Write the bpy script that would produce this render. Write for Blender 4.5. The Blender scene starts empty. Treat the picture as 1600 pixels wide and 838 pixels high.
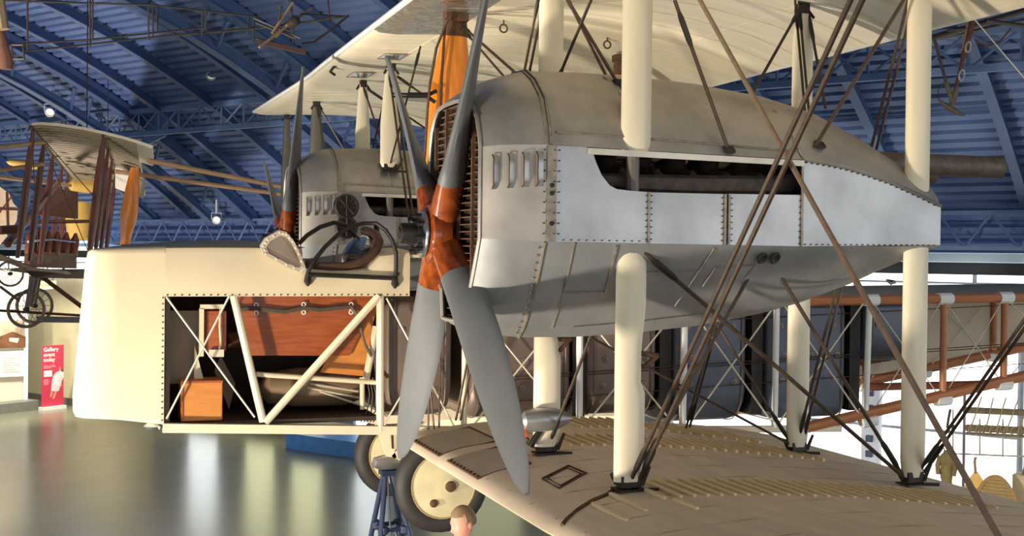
import bpy, math, random
from mathutils import Vector as V, Matrix as M
random.seed(7)
S = bpy.context.scene
COL = S.collection
R = math.radians

# ------------------------------------------------------------------ camera
CAM = (-1.8167, -8.6933, -0.099)
YAW, PITCH, ROLL = 0.34777, -0.012616, 0.011516
def camera():
    cd = bpy.data.cameras.new('camera'); co = bpy.data.objects.new('camera', cd); COL.objects.link(co)
    cy, sy, cp, sp = math.cos(YAW), math.sin(YAW), math.cos(PITCH), math.sin(PITCH)
    f = V((sy*cp, cy*cp, sp)); r = V((cy, -sy, 0)); u = r.cross(f)
    r2 = math.cos(ROLL)*r + math.sin(ROLL)*u; u2 = -math.sin(ROLL)*r + math.cos(ROLL)*u
    m = M((r2, u2, -f)).transposed().to_4x4(); m.translation = V(CAM)
    co.matrix_world = m
    cd.sensor_width = 36; cd.lens = 1850.94/1600*36; cd.clip_end = 300; cd.clip_start = .05
    S.camera = co
camera()
S.view_settings.view_transform = 'Standard'; S.view_settings.look = 'None'
S.view_settings.gamma = 1; S.view_settings.use_curve_mapping = False
S.view_settings.exposure = 0.0

# ------------------------------------------------------------------ world and big lights
W = bpy.data.worlds.new('world'); S.world = W; W.use_nodes = True
bg = W.node_tree.nodes['Background']; bg.inputs[0].default_value = (.93, .97, 1, 1); bg.inputs[1].default_value = 1.5

def spot(name, loc, aim, power, col, size, radius=.2, blend=.5):
    l = bpy.data.lights.new(name, 'SPOT'); l.energy = power; l.color = col
    l.spot_size = R(size); l.spot_blend = blend; l.shadow_soft_size = radius
    o = bpy.data.objects.new(name, l); COL.objects.link(o)
    o.location = loc; o.rotation_euler = (V(aim)-V(loc)).to_track_quat('-Z', 'Y').to_euler()
    return o
spot('added_floor_spot', (-6.0, -5.5, -3.9), (.3, -.2, -.2), 3500, (1, .86, .67), 75, .25, .6)  # added key spot standing in for sun reflected off the shiny floor
spot('added_floor_spot', (-8.6, -1.2, -3.9), (.6, 1.6, .5), 5000, (1, .89, .74), 60, .25, .6)  # second added spot, lights the far nacelle, struts and wing underside
spot('added_floor_spot', (-6.0, 8.6, -3.9), (-1.8, 17.5, 3.6), 3000, (1, .86, .82), 100, .3, .8)  # added fill that brightens the left part of the roof

# ------------------------------------------------------------------ materials
def lin(c):
    return tuple(((x/255)/12.92 if x/255 <= .04045 else ((x/255+.055)/1.055)**2.4) for x in c) + (1,)
MATS = {}
def mat(name, col, rough=.6, metal=0, var=.12, scale=6, stretch=(1, 1, 1), bump=0, bscale=40, emit=0, spec=.5, col2=None, coat=0):
    if name in MATS: return MATS[name]
    m = bpy.data.materials.new(name); m.use_nodes = True; nt = m.node_tree; b = nt.nodes['Principled BSDF']
    b.inputs['Roughness'].default_value = rough; b.inputs['Metallic'].default_value = metal
    b.inputs['Specular IOR Level'].default_value = spec
    b.inputs['Coat Weight'].default_value = coat
    c = lin(col)
    tc = nt.nodes.new('ShaderNodeTexCoord'); mp = nt.nodes.new('ShaderNodeMapping'); mp.inputs['Scale'].default_value = stretch
    nt.links.new(tc.outputs['Object'], mp.inputs['Vector'])
    nz = nt.nodes.new('ShaderNodeTexNoise'); nz.inputs['Scale'].default_value = scale; nz.inputs['Detail'].default_value = 5
    nt.links.new(mp.outputs[0], nz.inputs['Vector'])
    rp = nt.nodes.new('ShaderNodeValToRGB'); rp.color_ramp.elements[0].position = .3; rp.color_ramp.elements[1].position = .7
    a = lin(col2) if col2 else tuple(x*(1-var) for x in c[:3])+(1,)
    rp.color_ramp.elements[0].color = a
    rp.color_ramp.elements[1].color = c if col2 else tuple(min(1, x*(1+var)) for x in c[:3])+(1,)
    nt.links.new(nz.outputs[0], rp.inputs[0]); nt.links.new(rp.outputs[0], b.inputs['Base Color'])
    if bump:
        n2 = nt.nodes.new('ShaderNodeTexNoise'); n2.inputs['Scale'].default_value = bscale; n2.inputs['Detail'].default_value = 4
        nt.links.new(mp.outputs[0], n2.inputs['Vector'])
        bp = nt.nodes.new('ShaderNodeBump'); bp.inputs['Strength'].default_value = bump; bp.inputs['Distance'].default_value = .02
        nt.links.new(n2.outputs[0], bp.inputs['Height']); nt.links.new(bp.outputs[0], b.inputs['Normal'])
    if emit:
        b.inputs['Emission Color'].default_value = c; b.inputs['Emission Strength'].default_value = emit
    MATS[name] = m
    return m
fabric = mat('doped_linen', (230, 214, 182), .55, 0, .05, 2.0, (1, 6, 1), .02, 30)
fabric_wing = mat('wing_linen', (232, 222, 196), .45, 0, .07, 1.6, (1, 8, 1), .03, 18)
fabric_tan = mat('wing_linen_tan', (230, 211, 186), .6, 0, .10, 2.2, (5, 1, 1), .08, 50)
strut_m = mat('strut_linen', (230, 219, 192), .5, 0, .06, 4, (3, 3, .6), .06, 50)
strut_shaded = mat('strut_shaded_grey', (84, 82, 76), .5, 0, .15, 5, (3, 3, .6))  # shaded copy of the cream strut linen, shadow put into the colour
alu = mat('aluminium_sheet', (170, 170, 171), .36, .75, .20, 3.2, (1, 1, 1), .10, 7)
alu_warm = mat('aluminium_warm', (182, 174, 164), .42, .6, .16, 5, (1, 1, 1), .06, 10)
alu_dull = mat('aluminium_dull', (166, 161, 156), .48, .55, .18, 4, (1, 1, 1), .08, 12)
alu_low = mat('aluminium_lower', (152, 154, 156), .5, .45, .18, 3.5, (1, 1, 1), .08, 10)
seam_m = mat('seam_strip', (150, 142, 130), .5, .6, .25, 30)
rust = mat('rusty_steel', (96, 70, 52), .7, .4, .35, 30)
dark_metal = mat('dark_steel', (58, 54, 52), .45, .6, .2, 20)
black_m = mat('engine_black', (46, 42, 40), .6, .2, .3, 12)
wire_m = mat('bracing_steel', (80, 66, 56), .5, .5, .2, 30)
pale_wire = mat('pale_wire', (222, 212, 190), .5, .1, .1, 30)
prop_grey = mat('propeller_grey', (100, 103, 106), .42, 0, .08, 3, (1, 1, 1), .03, 30)
prop_wood = mat('propeller_wood', (158, 78, 32), .22, 0, .3, 14, (1, 4, 1), 0, 40, 0, .6, (104, 46, 18), .4)
cab_wood = mat('cabane_spruce', (226, 134, 44), .25, 0, .18, 10, (4, 4, .5), 0, 40, 0, .6, None, .4)
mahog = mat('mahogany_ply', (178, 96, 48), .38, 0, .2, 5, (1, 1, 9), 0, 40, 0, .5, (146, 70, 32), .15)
plyw = mat('orange_ply_sunlit_mahogany', (214, 138, 66), .45, 0, .12, 6, (1, 1, 4))  # box wood; also the sunlit tone of the lower mahogany sheet
longeron_m = mat('longeron_brown', (182, 114, 70), .45, 0, .15, 8, (.5, 3, 3))
tank_lit = mat('tank_lit_brown', (132, 114, 104), .5, .25, .14, 3, (1, 1, 1), .05, 8)  # front tanks: warm light put into the tank colour
tank_shaded = mat('tank_shaded_slate', (92, 96, 110), .5, .25, .12, 3, (1, 1, 1), .05, 8)  # aft tanks: same metal with the wing's shade put into the colour
inner_linen = mat('inner_linen', (206, 190, 168), .7, 0, .06, 3)
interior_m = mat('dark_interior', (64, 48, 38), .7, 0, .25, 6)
tyre_m = mat('tyre_rubber', (48, 44, 42), .62, 0, .15, 8)
disc_m = mat('wheel_disc_canvas', (208, 197, 158), .6, 0, .10, 6, (1, 1, 1), .06, 30)
cream_tube = mat('cream_tube', (236, 222, 192), .4, 0, .06, 12)
stand_blue = mat('stand_blue', (42, 56, 84), .4, .2, .1, 12)
brown_strut = mat('varnished_brown', (100, 56, 44), .3, 0, .3, 8, (3, 3, .5), 0, 40, 0, .6)
red_m = mat('red_paint', (196, 74, 40), .4, 0, .12, 10)
slat_m = mat('walkway_batten', (232, 212, 170), .6, 0, .08, 30)
leather = mat('padded_leather', (84, 58, 44), .5, 0, .2, 20)
chrome = mat('polished_tin', (190, 200, 214), .18, .9, .08, 6)
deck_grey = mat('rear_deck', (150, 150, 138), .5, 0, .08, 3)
white_p = mat('white_paint', (238, 238, 234), .5, 0, .04, 10)
roof_m = mat('roof_decking_blue', (100, 124, 172), .55, .05, .12, 1.2, (1, 1, 1), 0, 30, 0, .4)
rib_m = mat('roof_steel_blue', (72, 98, 146), .45, .1, .10, 4)
truss_m = mat('lattice_steel_blue', (104, 132, 176), .45, .1, .10, 6)
wall_m = mat('wall_cream', (226, 216, 176), .7, 0, .05, 2)
floor_m = mat('floor_vinyl', (118, 120, 102), .24, 0, .08, .8, (1, 1, 1), .004, 3, 0, .5)
ivory = mat('ivory_panel', (236, 228, 206), .6, 0, .04, 3)

# ------------------------------------------------------------------ helpers
class MB:
    def __init__(s): s.v = []; s.f = []
    def add(s, vs, fs):
        n = len(s.v); s.v += [tuple(x) for x in vs]; s.f += [tuple(i+n for i in f) for f in fs]; return s
    def box(s, c, d, rz=0):
        c = V(c); h = V(d)/2; m = M.Rotation(rz, 3, 'Z')
        return s.add([c+m @ V((x*h.x, y*h.y, z*h.z)) for x in (-1, 1) for y in (-1, 1) for z in (-1, 1)],
                     [(0, 1, 3, 2), (4, 6, 7, 5), (0, 4, 5, 1), (2, 3, 7, 6), (0, 2, 6, 4), (1, 5, 7, 3)])
    def bar(s, p, q, w, h, up=(0, 0, 1)):
        p, q = V(p), V(q); d = (q-p).normalized(); x = d.cross(V(up))
        if x.length < 1e-4: x = d.cross(V((1, 0, 0)))
        x.normalize(); y = x.cross(d); x *= w/2; y *= h/2
        return s.add([p-x-y, p+x-y, p+x+y, p-x+y, q-x-y, q+x-y, q+x+y, q-x+y],
                     [(3, 2, 1, 0), (4, 5, 6, 7), (0, 1, 5, 4), (1, 2, 6, 5), (2, 3, 7, 6), (3, 0, 4, 7)])
    def path(s, pts, r, n=8, closed=False):
        pts = [V(p) for p in pts]; rs = r if isinstance(r, (list, tuple)) else [r]*len(pts)
        k = len(pts); rings = []; ref = None
        for i in range(k):
            a = pts[i-1] if (i > 0 or closed) else pts[i]; b = pts[(i+1) % k] if (i < k-1 or closed) else pts[i]
            t = (b-a).normalized()
            if ref is None: ref = t.cross(V((0, 0, 1)) if abs(t.z) < .9 else V((1, 0, 0))).normalized()
            ref = (ref-t*ref.dot(t)).normalized(); o = t.cross(ref)
            rings.append([pts[i]+(ref*math.cos(2*math.pi*j/n)+o*math.sin(2*math.pi*j/n))*rs[i] for j in range(n)])
        vs = [p for g in rings for p in g]; fs = []
        for i in range(k if closed else k-1):
            for j in range(n):
                fs.append((i*n+j, i*n+(j+1) % n, ((i+1) % k)*n+(j+1) % n, ((i+1) % k)*n+j))
        if not closed: fs += [tuple(range(n))[::-1], tuple((k-1)*n+j for j in range(n))]
        return s.add(vs, fs)
    def tube(s, p, q, r, r2=None, n=8): return s.path([p, q], [r, r if r2 is None else r2], n)
    def loft(s, secs, caps=True, closed=True):
        n = len(secs[0]); k = len(secs); vs = [p for g in secs for p in g]; fs = []
        for i in range(k-1):
            for j in range(n if closed else n-1):
                fs.append((i*n+j, i*n+(j+1) % n, (i+1)*n+(j+1) % n, (i+1)*n+j))
        if caps and closed: fs += [tuple(range(n))[::-1], tuple((k-1)*n+j for j in range(n))]
        return s.add(vs, fs)
    def lathe(s, prof, o, ax, n=24):
        o = V(o); ax = V(ax).normalized(); x = ax.cross(V((0, 0, 1)) if abs(ax.z) < .9 else V((1, 0, 0))).normalized(); y = ax.cross(x)
        secs = [[o+ax*h+(x*math.cos(2*math.pi*j/n)+y*math.sin(2*math.pi*j/n))*max(r, 1e-4) for j in range(n)] for r, h in prof]
        return s.loft(secs)
    def prism(s, pts, off):
        n = len(pts); off = V(off); a = [V(p) for p in pts]
        return s.add(a+[p+off for p in a], [tuple(range(n))[::-1], tuple(range(n, 2*n))]+[(j, (j+1) % n, n+(j+1) % n, n+j) for j in range(n)])
    def mesh(s, name, m, smooth=True, ang=35):
        me = bpy.data.meshes.new(name); me.from_pydata(s.v, [], s.f)
        import bmesh
        b = bmesh.new(); b.from_mesh(me); bmesh.ops.recalc_face_normals(b, faces=b.faces); b.to_mesh(me); b.free()
        if smooth:
            me.polygons.foreach_set('use_smooth', [True]*len(me.polygons)); me.set_sharp_from_angle(angle=R(ang))
        me.materials.append(m); me.update()
        return me
    def build(s, name, m, parent=None, smooth=True, ang=35, label=None, kind=None):
        return link(name, s.mesh(name, m, smooth, ang), parent, label, kind)
INV = {}
def link(name, me, parent=None, label=None, kind=None):
    o = bpy.data.objects.new(name, me); COL.objects.link(o)
    if parent is not None:
        o.parent = parent
        if parent.name in INV: o.matrix_parent_inverse = INV[parent.name]
    if label: o['label'] = label
    if kind: o['kind'] = kind
    return o
def thing(name, loc, label, cat, group=None, rot=(0, 0, 0), local=False):
    o = bpy.data.objects.new(name, None); COL.objects.link(o); o.empty_display_size = .2
    o.location = loc; o.rotation_euler = rot; tag(o, label, cat, group)
    if not local:
        from mathutils import Euler
        INV[o.name] = (M.Translation(V(loc)) @ Euler(rot).to_matrix().to_4x4()).inverted()
    return o
def tag(o, label, cat, group=None):
    o['label'] = label; o['category'] = cat
    if group: o['group'] = group
    return o
def interp(tab, x):
    if x <= tab[0][0]: return tab[0][1]
    for (a, b), (c, d) in zip(tab, tab[1:]):
        if x <= c:
            t = (x-a)/(c-a); return b+(d-b)*t
    return tab[-1][1]
def smooth_interp(tab, x):
    if x <= tab[0][0]: return tab[0][1]
    for i in range(len(tab)-1):
        (a, b), (c, d) = tab[i], tab[i+1]
        if x <= c:
            m0 = (d-tab[i-1][1])/(c-tab[i-1][0]) if i > 0 else (d-b)/(c-a)
            m1 = (tab[i+2][1]-b)/(tab[i+2][0]-a) if i+2 < len(tab) else (d-b)/(c-a)
            h = c-a; t = (x-a)/h
            return (2*t**3-3*t*t+1)*b+(t**3-2*t*t+t)*h*m0+(-2*t**3+3*t*t)*d+(t**3-t*t)*h*m1
    return tab[-1][1]
# hall axes: u runs along the hall, v across it to the far side wall; heights from the floor datum
UU = V((-.567567, .823327, 0)); VV = V((.823327, .567567, 0)); FLOOR = -4.2
def H(u, v, z): p = V(CAM)+UU*u+VV*v; p.z = z; return p
HALL_RZ = math.atan2(VV.y, VV.x)
def vault(v):
    w = 18-v; return .66+.7258*w-.0346*w*w

# ================================================================== THE HALL
def struct(o): o['kind'] = 'structure'; return o
struct(MB().box(H(14, 2, FLOOR-.1), (34, 56, .2), HALL_RZ).build('floor', floor_m, None, False))
# corrugated vault: trapezoid profile swept along the hall
def deck_profile():
    pts = []; s = 0; v = 18.2; z = vault(v); prof = ((0, 0), (.115, 0), (.13, .07), (.185, .07), (.20, 0))
    while v > -3:
        sl = -(.7258-.0692*(18-v)); tl = math.hypot(1, sl)
        tv, tz = -1/tl, -sl/tl; nv, nz = tz, -tv
        if nz < 0: nv, nz = -nv, -nz
        for a, h in prof[:-1]: pts.append((v+tv*a+nv*h, z+tz*a+nz*h))
        v += tv*.20; z = vault(v)
    return pts
DP = deck_profile()
mb = MB()
mb.loft([[H(u, v, z) for v, z in DP] for u in (-9, 36)], closed=False)
ceiling = struct(mb.build('ceiling', roof_m, None, False))
def arch(u, w, d, off=0, v0=18.0, v1=-2.8, name='roof_rib', m=rib_m, flange=.02, fw=.17):
    mb = MB(); secs = []; n = 26
    for i in range(n+1):
        v = v0+(v1-v0)*i/n; sl = -(.7258-.0692*(18-v)); tl = math.hypot(1, sl); nv, nz = -sl/tl, 1/tl
        if nz < 0: nv, nz = -nv, -nz
        top, bot = -.02-off, -d-off
        ring = [(-w/2, top), (w/2, top), (w/2, bot+flange), (fw/2, bot+flange), (fw/2, bot), (-fw/2, bot), (-fw/2, bot+flange), (-w/2, bot+flange)]
        secs.append([H(u+a, v+nv*b, vault(v)+nz*b) for a, b in ring])
    mb.loft(secs); return mb.build(name, m, ceiling)
RIBS = (23.1, 21.76, 18.75, 17.28, 15.76, 12.75, 11.28, 9.76, 6.8, 5.5, 3.8, .8, -.8, -2.3)
for u in RIBS: arch(u, .05, .19, fw=.13)
for u0 in (26.2, 19.7, 14.0, 8.1, 2.1):            # main arches: two deep chords tied by posts
    a = arch(u0, .12, .27, name='arch_chord', fw=.2)
    arch(u0+.75, .12, .22, off=.34, v0=17.7, name='arch_chord', fw=.18)
    for v in (17, 15.4, 13.8, 12.2, 10.6, 9.0):
        for e in (0, .35):
            MB().tube(H(u0+.1, v-e, vault(v-e)-.3), H(u0+.72, v-e+.35, vault(v-e+.35)-.5), .035).build('arch_post', rib_m, ceiling)
# lattice girder along the hall under the vault
def lattice(name, v, zt, zb, u0, u1, pitch, m, cross=True, r=.018, cw=.09):
    mb = MB()
    mb.bar(H(u0, v, zt), H(u1, v, zt), cw, cw); mb.bar(H(u0, v, zb), H(u1, v, zb), cw, cw)
    o = mb.build(name, m, ceiling, False)
    n = int(abs(u1-u0)/pitch); s = (u1-u0)/n
    for i in range(n):
        a, b = u0+i*s, u0+(i+1)*s
        if cross:
            MB().tube(H(a, v, zt), H(b, v, zb), r, n=5).build('lattice_bar', m, o)
            MB().tube(H(a, v, zb), H(b, v, zt), r, n=5).build('lattice_bar', m, o)
            MB().tube(H(a, v, zb), H(a, v, zt), r*1.2, n=5).build('lattice_bar', m, o)
        else:
            c = (a+b)/2
            MB().tube(H(a, v, zb), H(c, v, zt), r, n=5).build('lattice_bar', m, o)
            MB().tube(H(c, v, zt), H(b, v, zb), r, n=5).build('lattice_bar', m, o)
lattice('lattice_girder', 14.6, 2.58, 2.14, 26, 2, .6, truss_m)
lattice('eave_girder', 17.75, .56, .05, 26, -2, .72, truss_m, False, .02, .06)
MB().bar(H(26, 16.2, 1.90), H(-2, 16.2, 1.90), .08, .1).build('purlin', rib_m, ceiling)
# gusset where the girder meets the main arch
MB().prism([H(19.5, 15.0, 2.7), H(18.9, 14.95, 2.6), H(19.0, 14.9, 2.1), H(19.7, 14.85, 1.9)], H(0, .04, 0)-H(0, 0, 0)).build('gusset_plate', truss_m, ceiling, False)

# far side wall: corrugated upper siding, window band, glazed lower wall
mb = MB(); prof = []
z = .75
while z > 0.02:
    for dz, dv in ((0, 0), (.08, 0), (.11, .045), (.17, .045)): prof.append((18.3+dv, z-dz))
    z -= .2
mb.loft([[H(u, v, zz) for v, zz in prof] for u in (-9, 36)], closed=False)
wall = struct(mb.build('wall_right', roof_m, None, False))
strip = mat('pale_blue_strip', (176, 206, 232), .4, 0, .03, 4)
MB().bar(H(-9, 18.1, .70), H(36, 18.1, .70), .1, .07).build('wall_rail', truss_m, wall, False)
MB().bar(H(-9, 18.1, .33), H(36, 18.1, .33), .06, .05).build('wall_rail', truss_m, wall, False)
MB().bar(H(-9, 17.9, -.09), H(36, 17.9, -.09), .25, .13).build('wall_rail', strip, wall, False, label='pale blue wall rail')
MB().bar(H(-9, 18.1, -.25), H(36, 18.1, -.25), .2, .18).build('wall_rail', mat('recess_dark', (34, 40, 52), .7), wall, False, label='dark recess above the windows')
grille = mat('vent_grille', (44, 50, 58), .6)
for px in (4.15, 19.0, 21.0, 23.2):
    f = MB().box(H(px, 18.2, .68 if px > 10 else .70), (.08, .62, .17), HALL_RZ).build('wall_vent', grille, wall, False, label='dark vent grille')
    for k in range(5): MB().box(H(px, 18.14, f.data.vertices[0].co.z+.02+.032*k), (.05, .6, .008), HALL_RZ).build('vent_slat', truss_m, f, False)
sky_glass = mat('bright_window_glass', (250, 252, 255), .3, 0, 0, 1, emit=2.0)
sky_warm = mat('sunlit_window_glass', (255, 250, 226), .3, 0, 0, 1, emit=1.6)
sky_green = mat('yellow_window_glass', (232, 236, 190), .3, 0, 0, 1, emit=.9)
sky_bright = mat('hazy_window_glass', (244, 250, 250), .3, 0, 0, 1, emit=2.8)
sky_lemon = mat('lemon_window_glass', (240, 240, 190), .3, 0, 0, 1, emit=2.2)
frame_m = mat('window_frame_grey', (150, 160, 172), .5)
n = 1
w = struct(MB().box(H(13.5, 18.35, -.50), (.06, 45, .40), HALL_RZ).build('window_1', sky_glass, None, False))
for zz in (-.31, -.47, -.69): MB().bar(H(-9, 18.25, zz), H(36, 18.25, zz), .06, .03).build('window_frame', frame_m, w, False)
for k in range(24): MB().bar(H(-8+k*1.8, 18.25, -.3), H(-8+k*1.8, 18.25, -.7), .05, .04).build('window_mullion', frame_m, w, False)
low = struct(MB().box(H(13.5, 18.6, -1.05), (.1, 45, .72), HALL_RZ).build('wall_right', wall_m, None, False))
MB().box(H(13.5, 18.6, -4.0), (.12, 45, .42), HALL_RZ).build('wall_base', wall_m, low, False)
MB().box(H(30, 18.6, -2.6), (.12, 12, 2.4), HALL_RZ).build('wall_panel', wall_m, low, False)
k = 2
for ua, ub, m_ in ((-9, 1.4, sky_warm), (1.4, 3.9, sky_warm), (4.0, 9.8, sky_glass), (10.4, 12.2, sky_green), (12.9, 15.2, sky_green), (16.4, 17.3, sky_bright), (18.2, 19.2, sky_lemon), (19.7, 20.7, sky_lemon), (21.6, 22.7, sky_bright)):
    w = struct(MB().box(H((ua+ub)/2, 18.62, -2.6), (.06, ub-ua, 2.4), HALL_RZ).build('window_%d' % k, m_, None, False)); k += 1
    for uu_ in (ua, ub): MB().bar(H(uu_, 18.55, -1.4), H(uu_, 18.55, -3.8), .06, .06).build('window_frame', frame_m, w, False)
    MB().bar(H(ua, 18.55, -2.75), H(ub, 18.55, -2.75), .05, .04).build('window_frame', frame_m, w, False)
for ua, ub in ((9.8, 10.4), (12.2, 12.9), (15.2, 16.4), (17.3, 18.2), (19.2, 19.7), (20.7, 21.6), (22.7, 24.1)):
    MB().box(H((ua+ub)/2, 18.62, -2.6), (.1, ub-ua, 2.4), HALL_RZ).build('wall_pier', mat('grey_pier', (120, 126, 132), .6), low, False, label='grey pier')
struct(MB().box(H(14, 18.45, FLOOR+.09), (.05, 44, .18), HALL_RZ).build('baseboard_right', mat('skirting_grey', (120, 120, 108), .5), None, False))
# end wall of the vault, far behind the partition, and the gallery edge behind the camera's side
pts = [H(35.5, -2.8+20.9*i/16, vault(-2.8+20.9*i/16)+.05) for i in range(17)]
struct(MB().prism([H(35.5, 18.1, FLOOR), H(35.5, -2.8, FLOOR)]+pts, H(.2, 0, 0)-H(0, 0, 0)).build('wall_left', wall_m, None, False))
# display partition at the left
pt = struct(MB().box(H(27.6, 13.85, -2.45), (6.9, .18, 3.5), HALL_RZ).build('trim_1', ivory, None, False))
MB().bar(H(27.45, 17.3, FLOOR), H(27.45, 17.3, -.7), .08, .1).build('partition_post', white_p, pt, False)
MB().box(H(27.3, 14.0, FLOOR+.12), (6.9, .5, .24), HALL_RZ).build('partition_plinth', mat('plinth_grey', (118, 120, 112), .5), pt, False, label='grey plinth')
b = struct(MB().box(H(16.7, 17.75, FLOOR+.16), (1.0, 2.6, .32), HALL_RZ).build('trim_2', mat('plinth_blue', (70, 130, 196), .45), None, False))
# steel column with punched holes, right
c = struct(MB().box((8.952,5.637,-3.188), (.12, .26, 3.4), HALL_RZ).build('trim_3', mat('column_pale', (196, 206, 226), .5), None, False))
for k in range(11):
    p = V((8.868,5.583,-3.175)); p.z = -3.6+k*.22
    MB().box(p, (.04, .09, .09), HALL_RZ).build('column_hole', mat('column_dark', (52, 62, 96), .6), c, False)

# added unseen spots that brighten the display partition and the cream wall
for uv in ((25.6, 14.6), (25.0, 17.2)):
    p_ = H(uv[0], uv[1], .9); spot('added_wall_fill', p_, H(27.4, uv[1]+.6, -2.6), 1300, (1, .92, .76), 95, .12, .8)
# ceiling spotlights
def spotlight(p, aim, label):
    t = thing('spotlight', p, label, 'lamp', 'ceiling spotlights'); p = V(p); d = (V(aim)-p).normalized()
    MB().lathe([(.035, -.12), (.06, -.11), (.065, .0), (.085, .06), (.09, .09), (.075, .09), (.065, .03)], p, d, 16).build('lamp_head', white_p, t)
    MB().lathe([(0, .04), (.068, .041)], p, d, 16).build('lens', mat('lamp_lens', (255, 250, 235), .3, emit=.5), t, label='glowing lens')
    q = V(p)
    h = MB(); h.path([p+V((.10, 0, 0)), p+V((.10, 0, .14)), p+V((-.10, 0, .14)), p+V((-.10, 0, 0))], .012, 6)
    h.tube(p+V((0, 0, .14)), (p.x, p.y, p.z+.42), .02); h.build('bracket', white_p, t)
spotlight((0.317,13.054,3.031), (-1, 3, -3), 'white spotlight under the blue roof above the single orange propeller blade')
spotlight((-2.441,16.351,2.586), (-3, 2, -4), 'white spotlight on the roof near the left edge, above the ribbed wing')
spotlight((0.872,17.359,0.55), (-1, 0, -4), 'low white spotlight near the eaves, just above the cream nose deck')

# ================================================================== THE BIG BIPLANE  (x aft, y away, z up; datum = propeller axis)
YE, YW = 2.5725, .5786          # engine offset, strut half spacing
XF, XR = .8475, 2.6295          # front and rear struts
PL = thing('biplane', (1.3, 0, -2.7), 'large cream twin-engined biplane with bare metal engine nacelles and an opened fuselage side', 'aeroplane')

# ---- wings
def wing_secs(ys, top, bot, dz, xo, x0, x1, n=20):
    secs = []
    for y in ys:
        xs = [x0+(x1-x0)*(.5-.5*math.cos(math.pi*i/n)) for i in range(n+1)]
        t = [(x+xo(y), y, smooth_interp(top, x)+dz(y)) for x in xs]
        b = [(x+xo(y), y, smooth_interp(bot, x)+dz(y)) for x in xs[1:-1]][::-1]
        secs.append(t+b)
    return secs
LT = ((.3, -1.445), (.34, -1.405), (.5, -1.358), (.85, -1.322), (1.2, -1.31), (1.8, -1.328), (2.63, -1.405), (3.0, -1.455), (3.3, -1.51))
LB = ((.3, -1.445), (.34, -1.478), (.5, -1.492), (1.2, -1.47), (2.6, -1.50), (3.3, -1.515))
UT = ((.3, 1.66), (.34, 1.70), (.5, 1.77), (1.2, 1.83), (2.0, 1.78), (2.8, 1.60), (3.35, 1.375))
UB = ((.3, 1.655), (.34, 1.625), (.5, 1.618), (.85, 1.64), (1.6, 1.665), (2.2, 1.63), (2.8, 1.535), (3.35, 1.365))
dih = lambda y: max(0, abs(y)-3.4)*.036
def lowz(x, y): return smooth_interp(LT, x)+dih(y)
def upz(x, y): return smooth_interp(UB, x)+dih(y)
mb = MB()
def rib_ys(a, b, st):
    k = max(1, int(round(abs(b-a)/st))); return [a+(b-a)*i/k for i in range(k+1)]
# near lower wing, with rounded inboard corner
ys = rib_ys(-.62, -9.2, .45)
mb.loft(wing_secs(ys, LT, LB, dih, lambda y: 0, .3, 3.3))
lower = mb.build('lower_wing', fabric_tan, PL, True, 40, 'tan fabric lower wing with raised battens')
mb = MB(); mb.loft(wing_secs(rib_ys(.62, 8.2, .6), LT, LB, dih, lambda y: 0, .3, 3.3)); mb.build('lower_wing', fabric_tan, PL, True, 40, 'far tan lower wing seen below the fuselage')
mb = MB(); mb.loft(wing_secs(rib_ys(-9.2, 8.0, .45), UT, UB, dih, lambda y: .018*max(0, abs(y)-2.5), .3, 3.35))
upper = mb.build('upper_wing', fabric_wing, PL, True, 40, 'cream underside of the upper wing')
# leading edge tape of the upper wing, metal sheathed near the engine
mb = MB(); mb.path([(.30+.018*max(0, abs(y)-2.5), y, 1.655+dih(y)) for y in rib_ys(-9, 8, .8)], .022, 6); mb.build('leading_edge', white_p, upper)
sheath = mat('wing_tin_sheath', (200, 194, 180), .22, .8, .2, 8, (1, 1, 1), .9, 14)
mb = MB(); secs = []
for y in (-2.1, -1.6, -1.0, -.4, .1, .42):
    secs.append([(x, y, smooth_interp(UB, x)-.004) for x in (.31, .36, .5, .7, .88+.02*math.sin(9*y))])
mb.loft(secs, closed=False); mb.build('metal_sheath', sheath, upper, True, 40, 'shiny crumpled metal sheathing at the leading edge')
# rib lines on both wings (thin sewn tapes)
tape = mat('rib_tape', (224, 214, 188), .6)
for y in rib_ys(-3.2, 7.6, .36):
    mb = MB(); mb.path([(x+.018*max(0, abs(y)-2.5), y, upz(x, y)-.001) for x in (.36, .6, 1.0, 1.6, 2.2, 2.8, 3.3)], .0022, 4); mb.build('rib_tape', tape, upper)
for x in (.85, 2.63):
    mb = MB(); mb.path([(x, y, upz(x, y)-.001) for y in rib_ys(-3.2, 7.6, .7)], .003, 4); mb.build('spar_tape', tape, upper)
tape2 = mat('rib_tape_tan', (166, 146, 118), .6)
for y in rib_ys(-.9, -6.5, .36):
    mb = MB(); mb.path([(x, y, lowz(x, y)) for x in (.36, .6, 1.0, 1.6, 2.2, 2.8, 3.25)], .004, 4); mb.build('rib_tape', tape2, lower)
# battens on the lower wing: three rows, each strip a piece
bm_ = MB().box((0, 0, 0), (.017, .46, .02)).mesh('walkway_slat', slat_m, False)
def slat(x, yc, ln=1.0):
    o = link('walkway_slat', bm_, lower); o.location = (x, yc, lowz(x, yc)+.008); o.scale = (1, ln, 1)
    o.rotation_euler = (0, -math.atan((lowz(x+.05, yc)-lowz(x-.05, yc))/.1), 0)
slat(.565, -3.53, .85); slat(.72, -3.41, .9); slat(.93, -3.62, .5)
for i in range(26): slat(.93+.068*i if i else .915, -3.20-.0155*i, 1.0)
for i in range(24): slat(1.08+.068*i, -1.60-.0195*i, 1.0)
for i in range(18): slat(1.46+.068*i, -.88-.04*max(0, i-6), 1.05)
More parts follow.
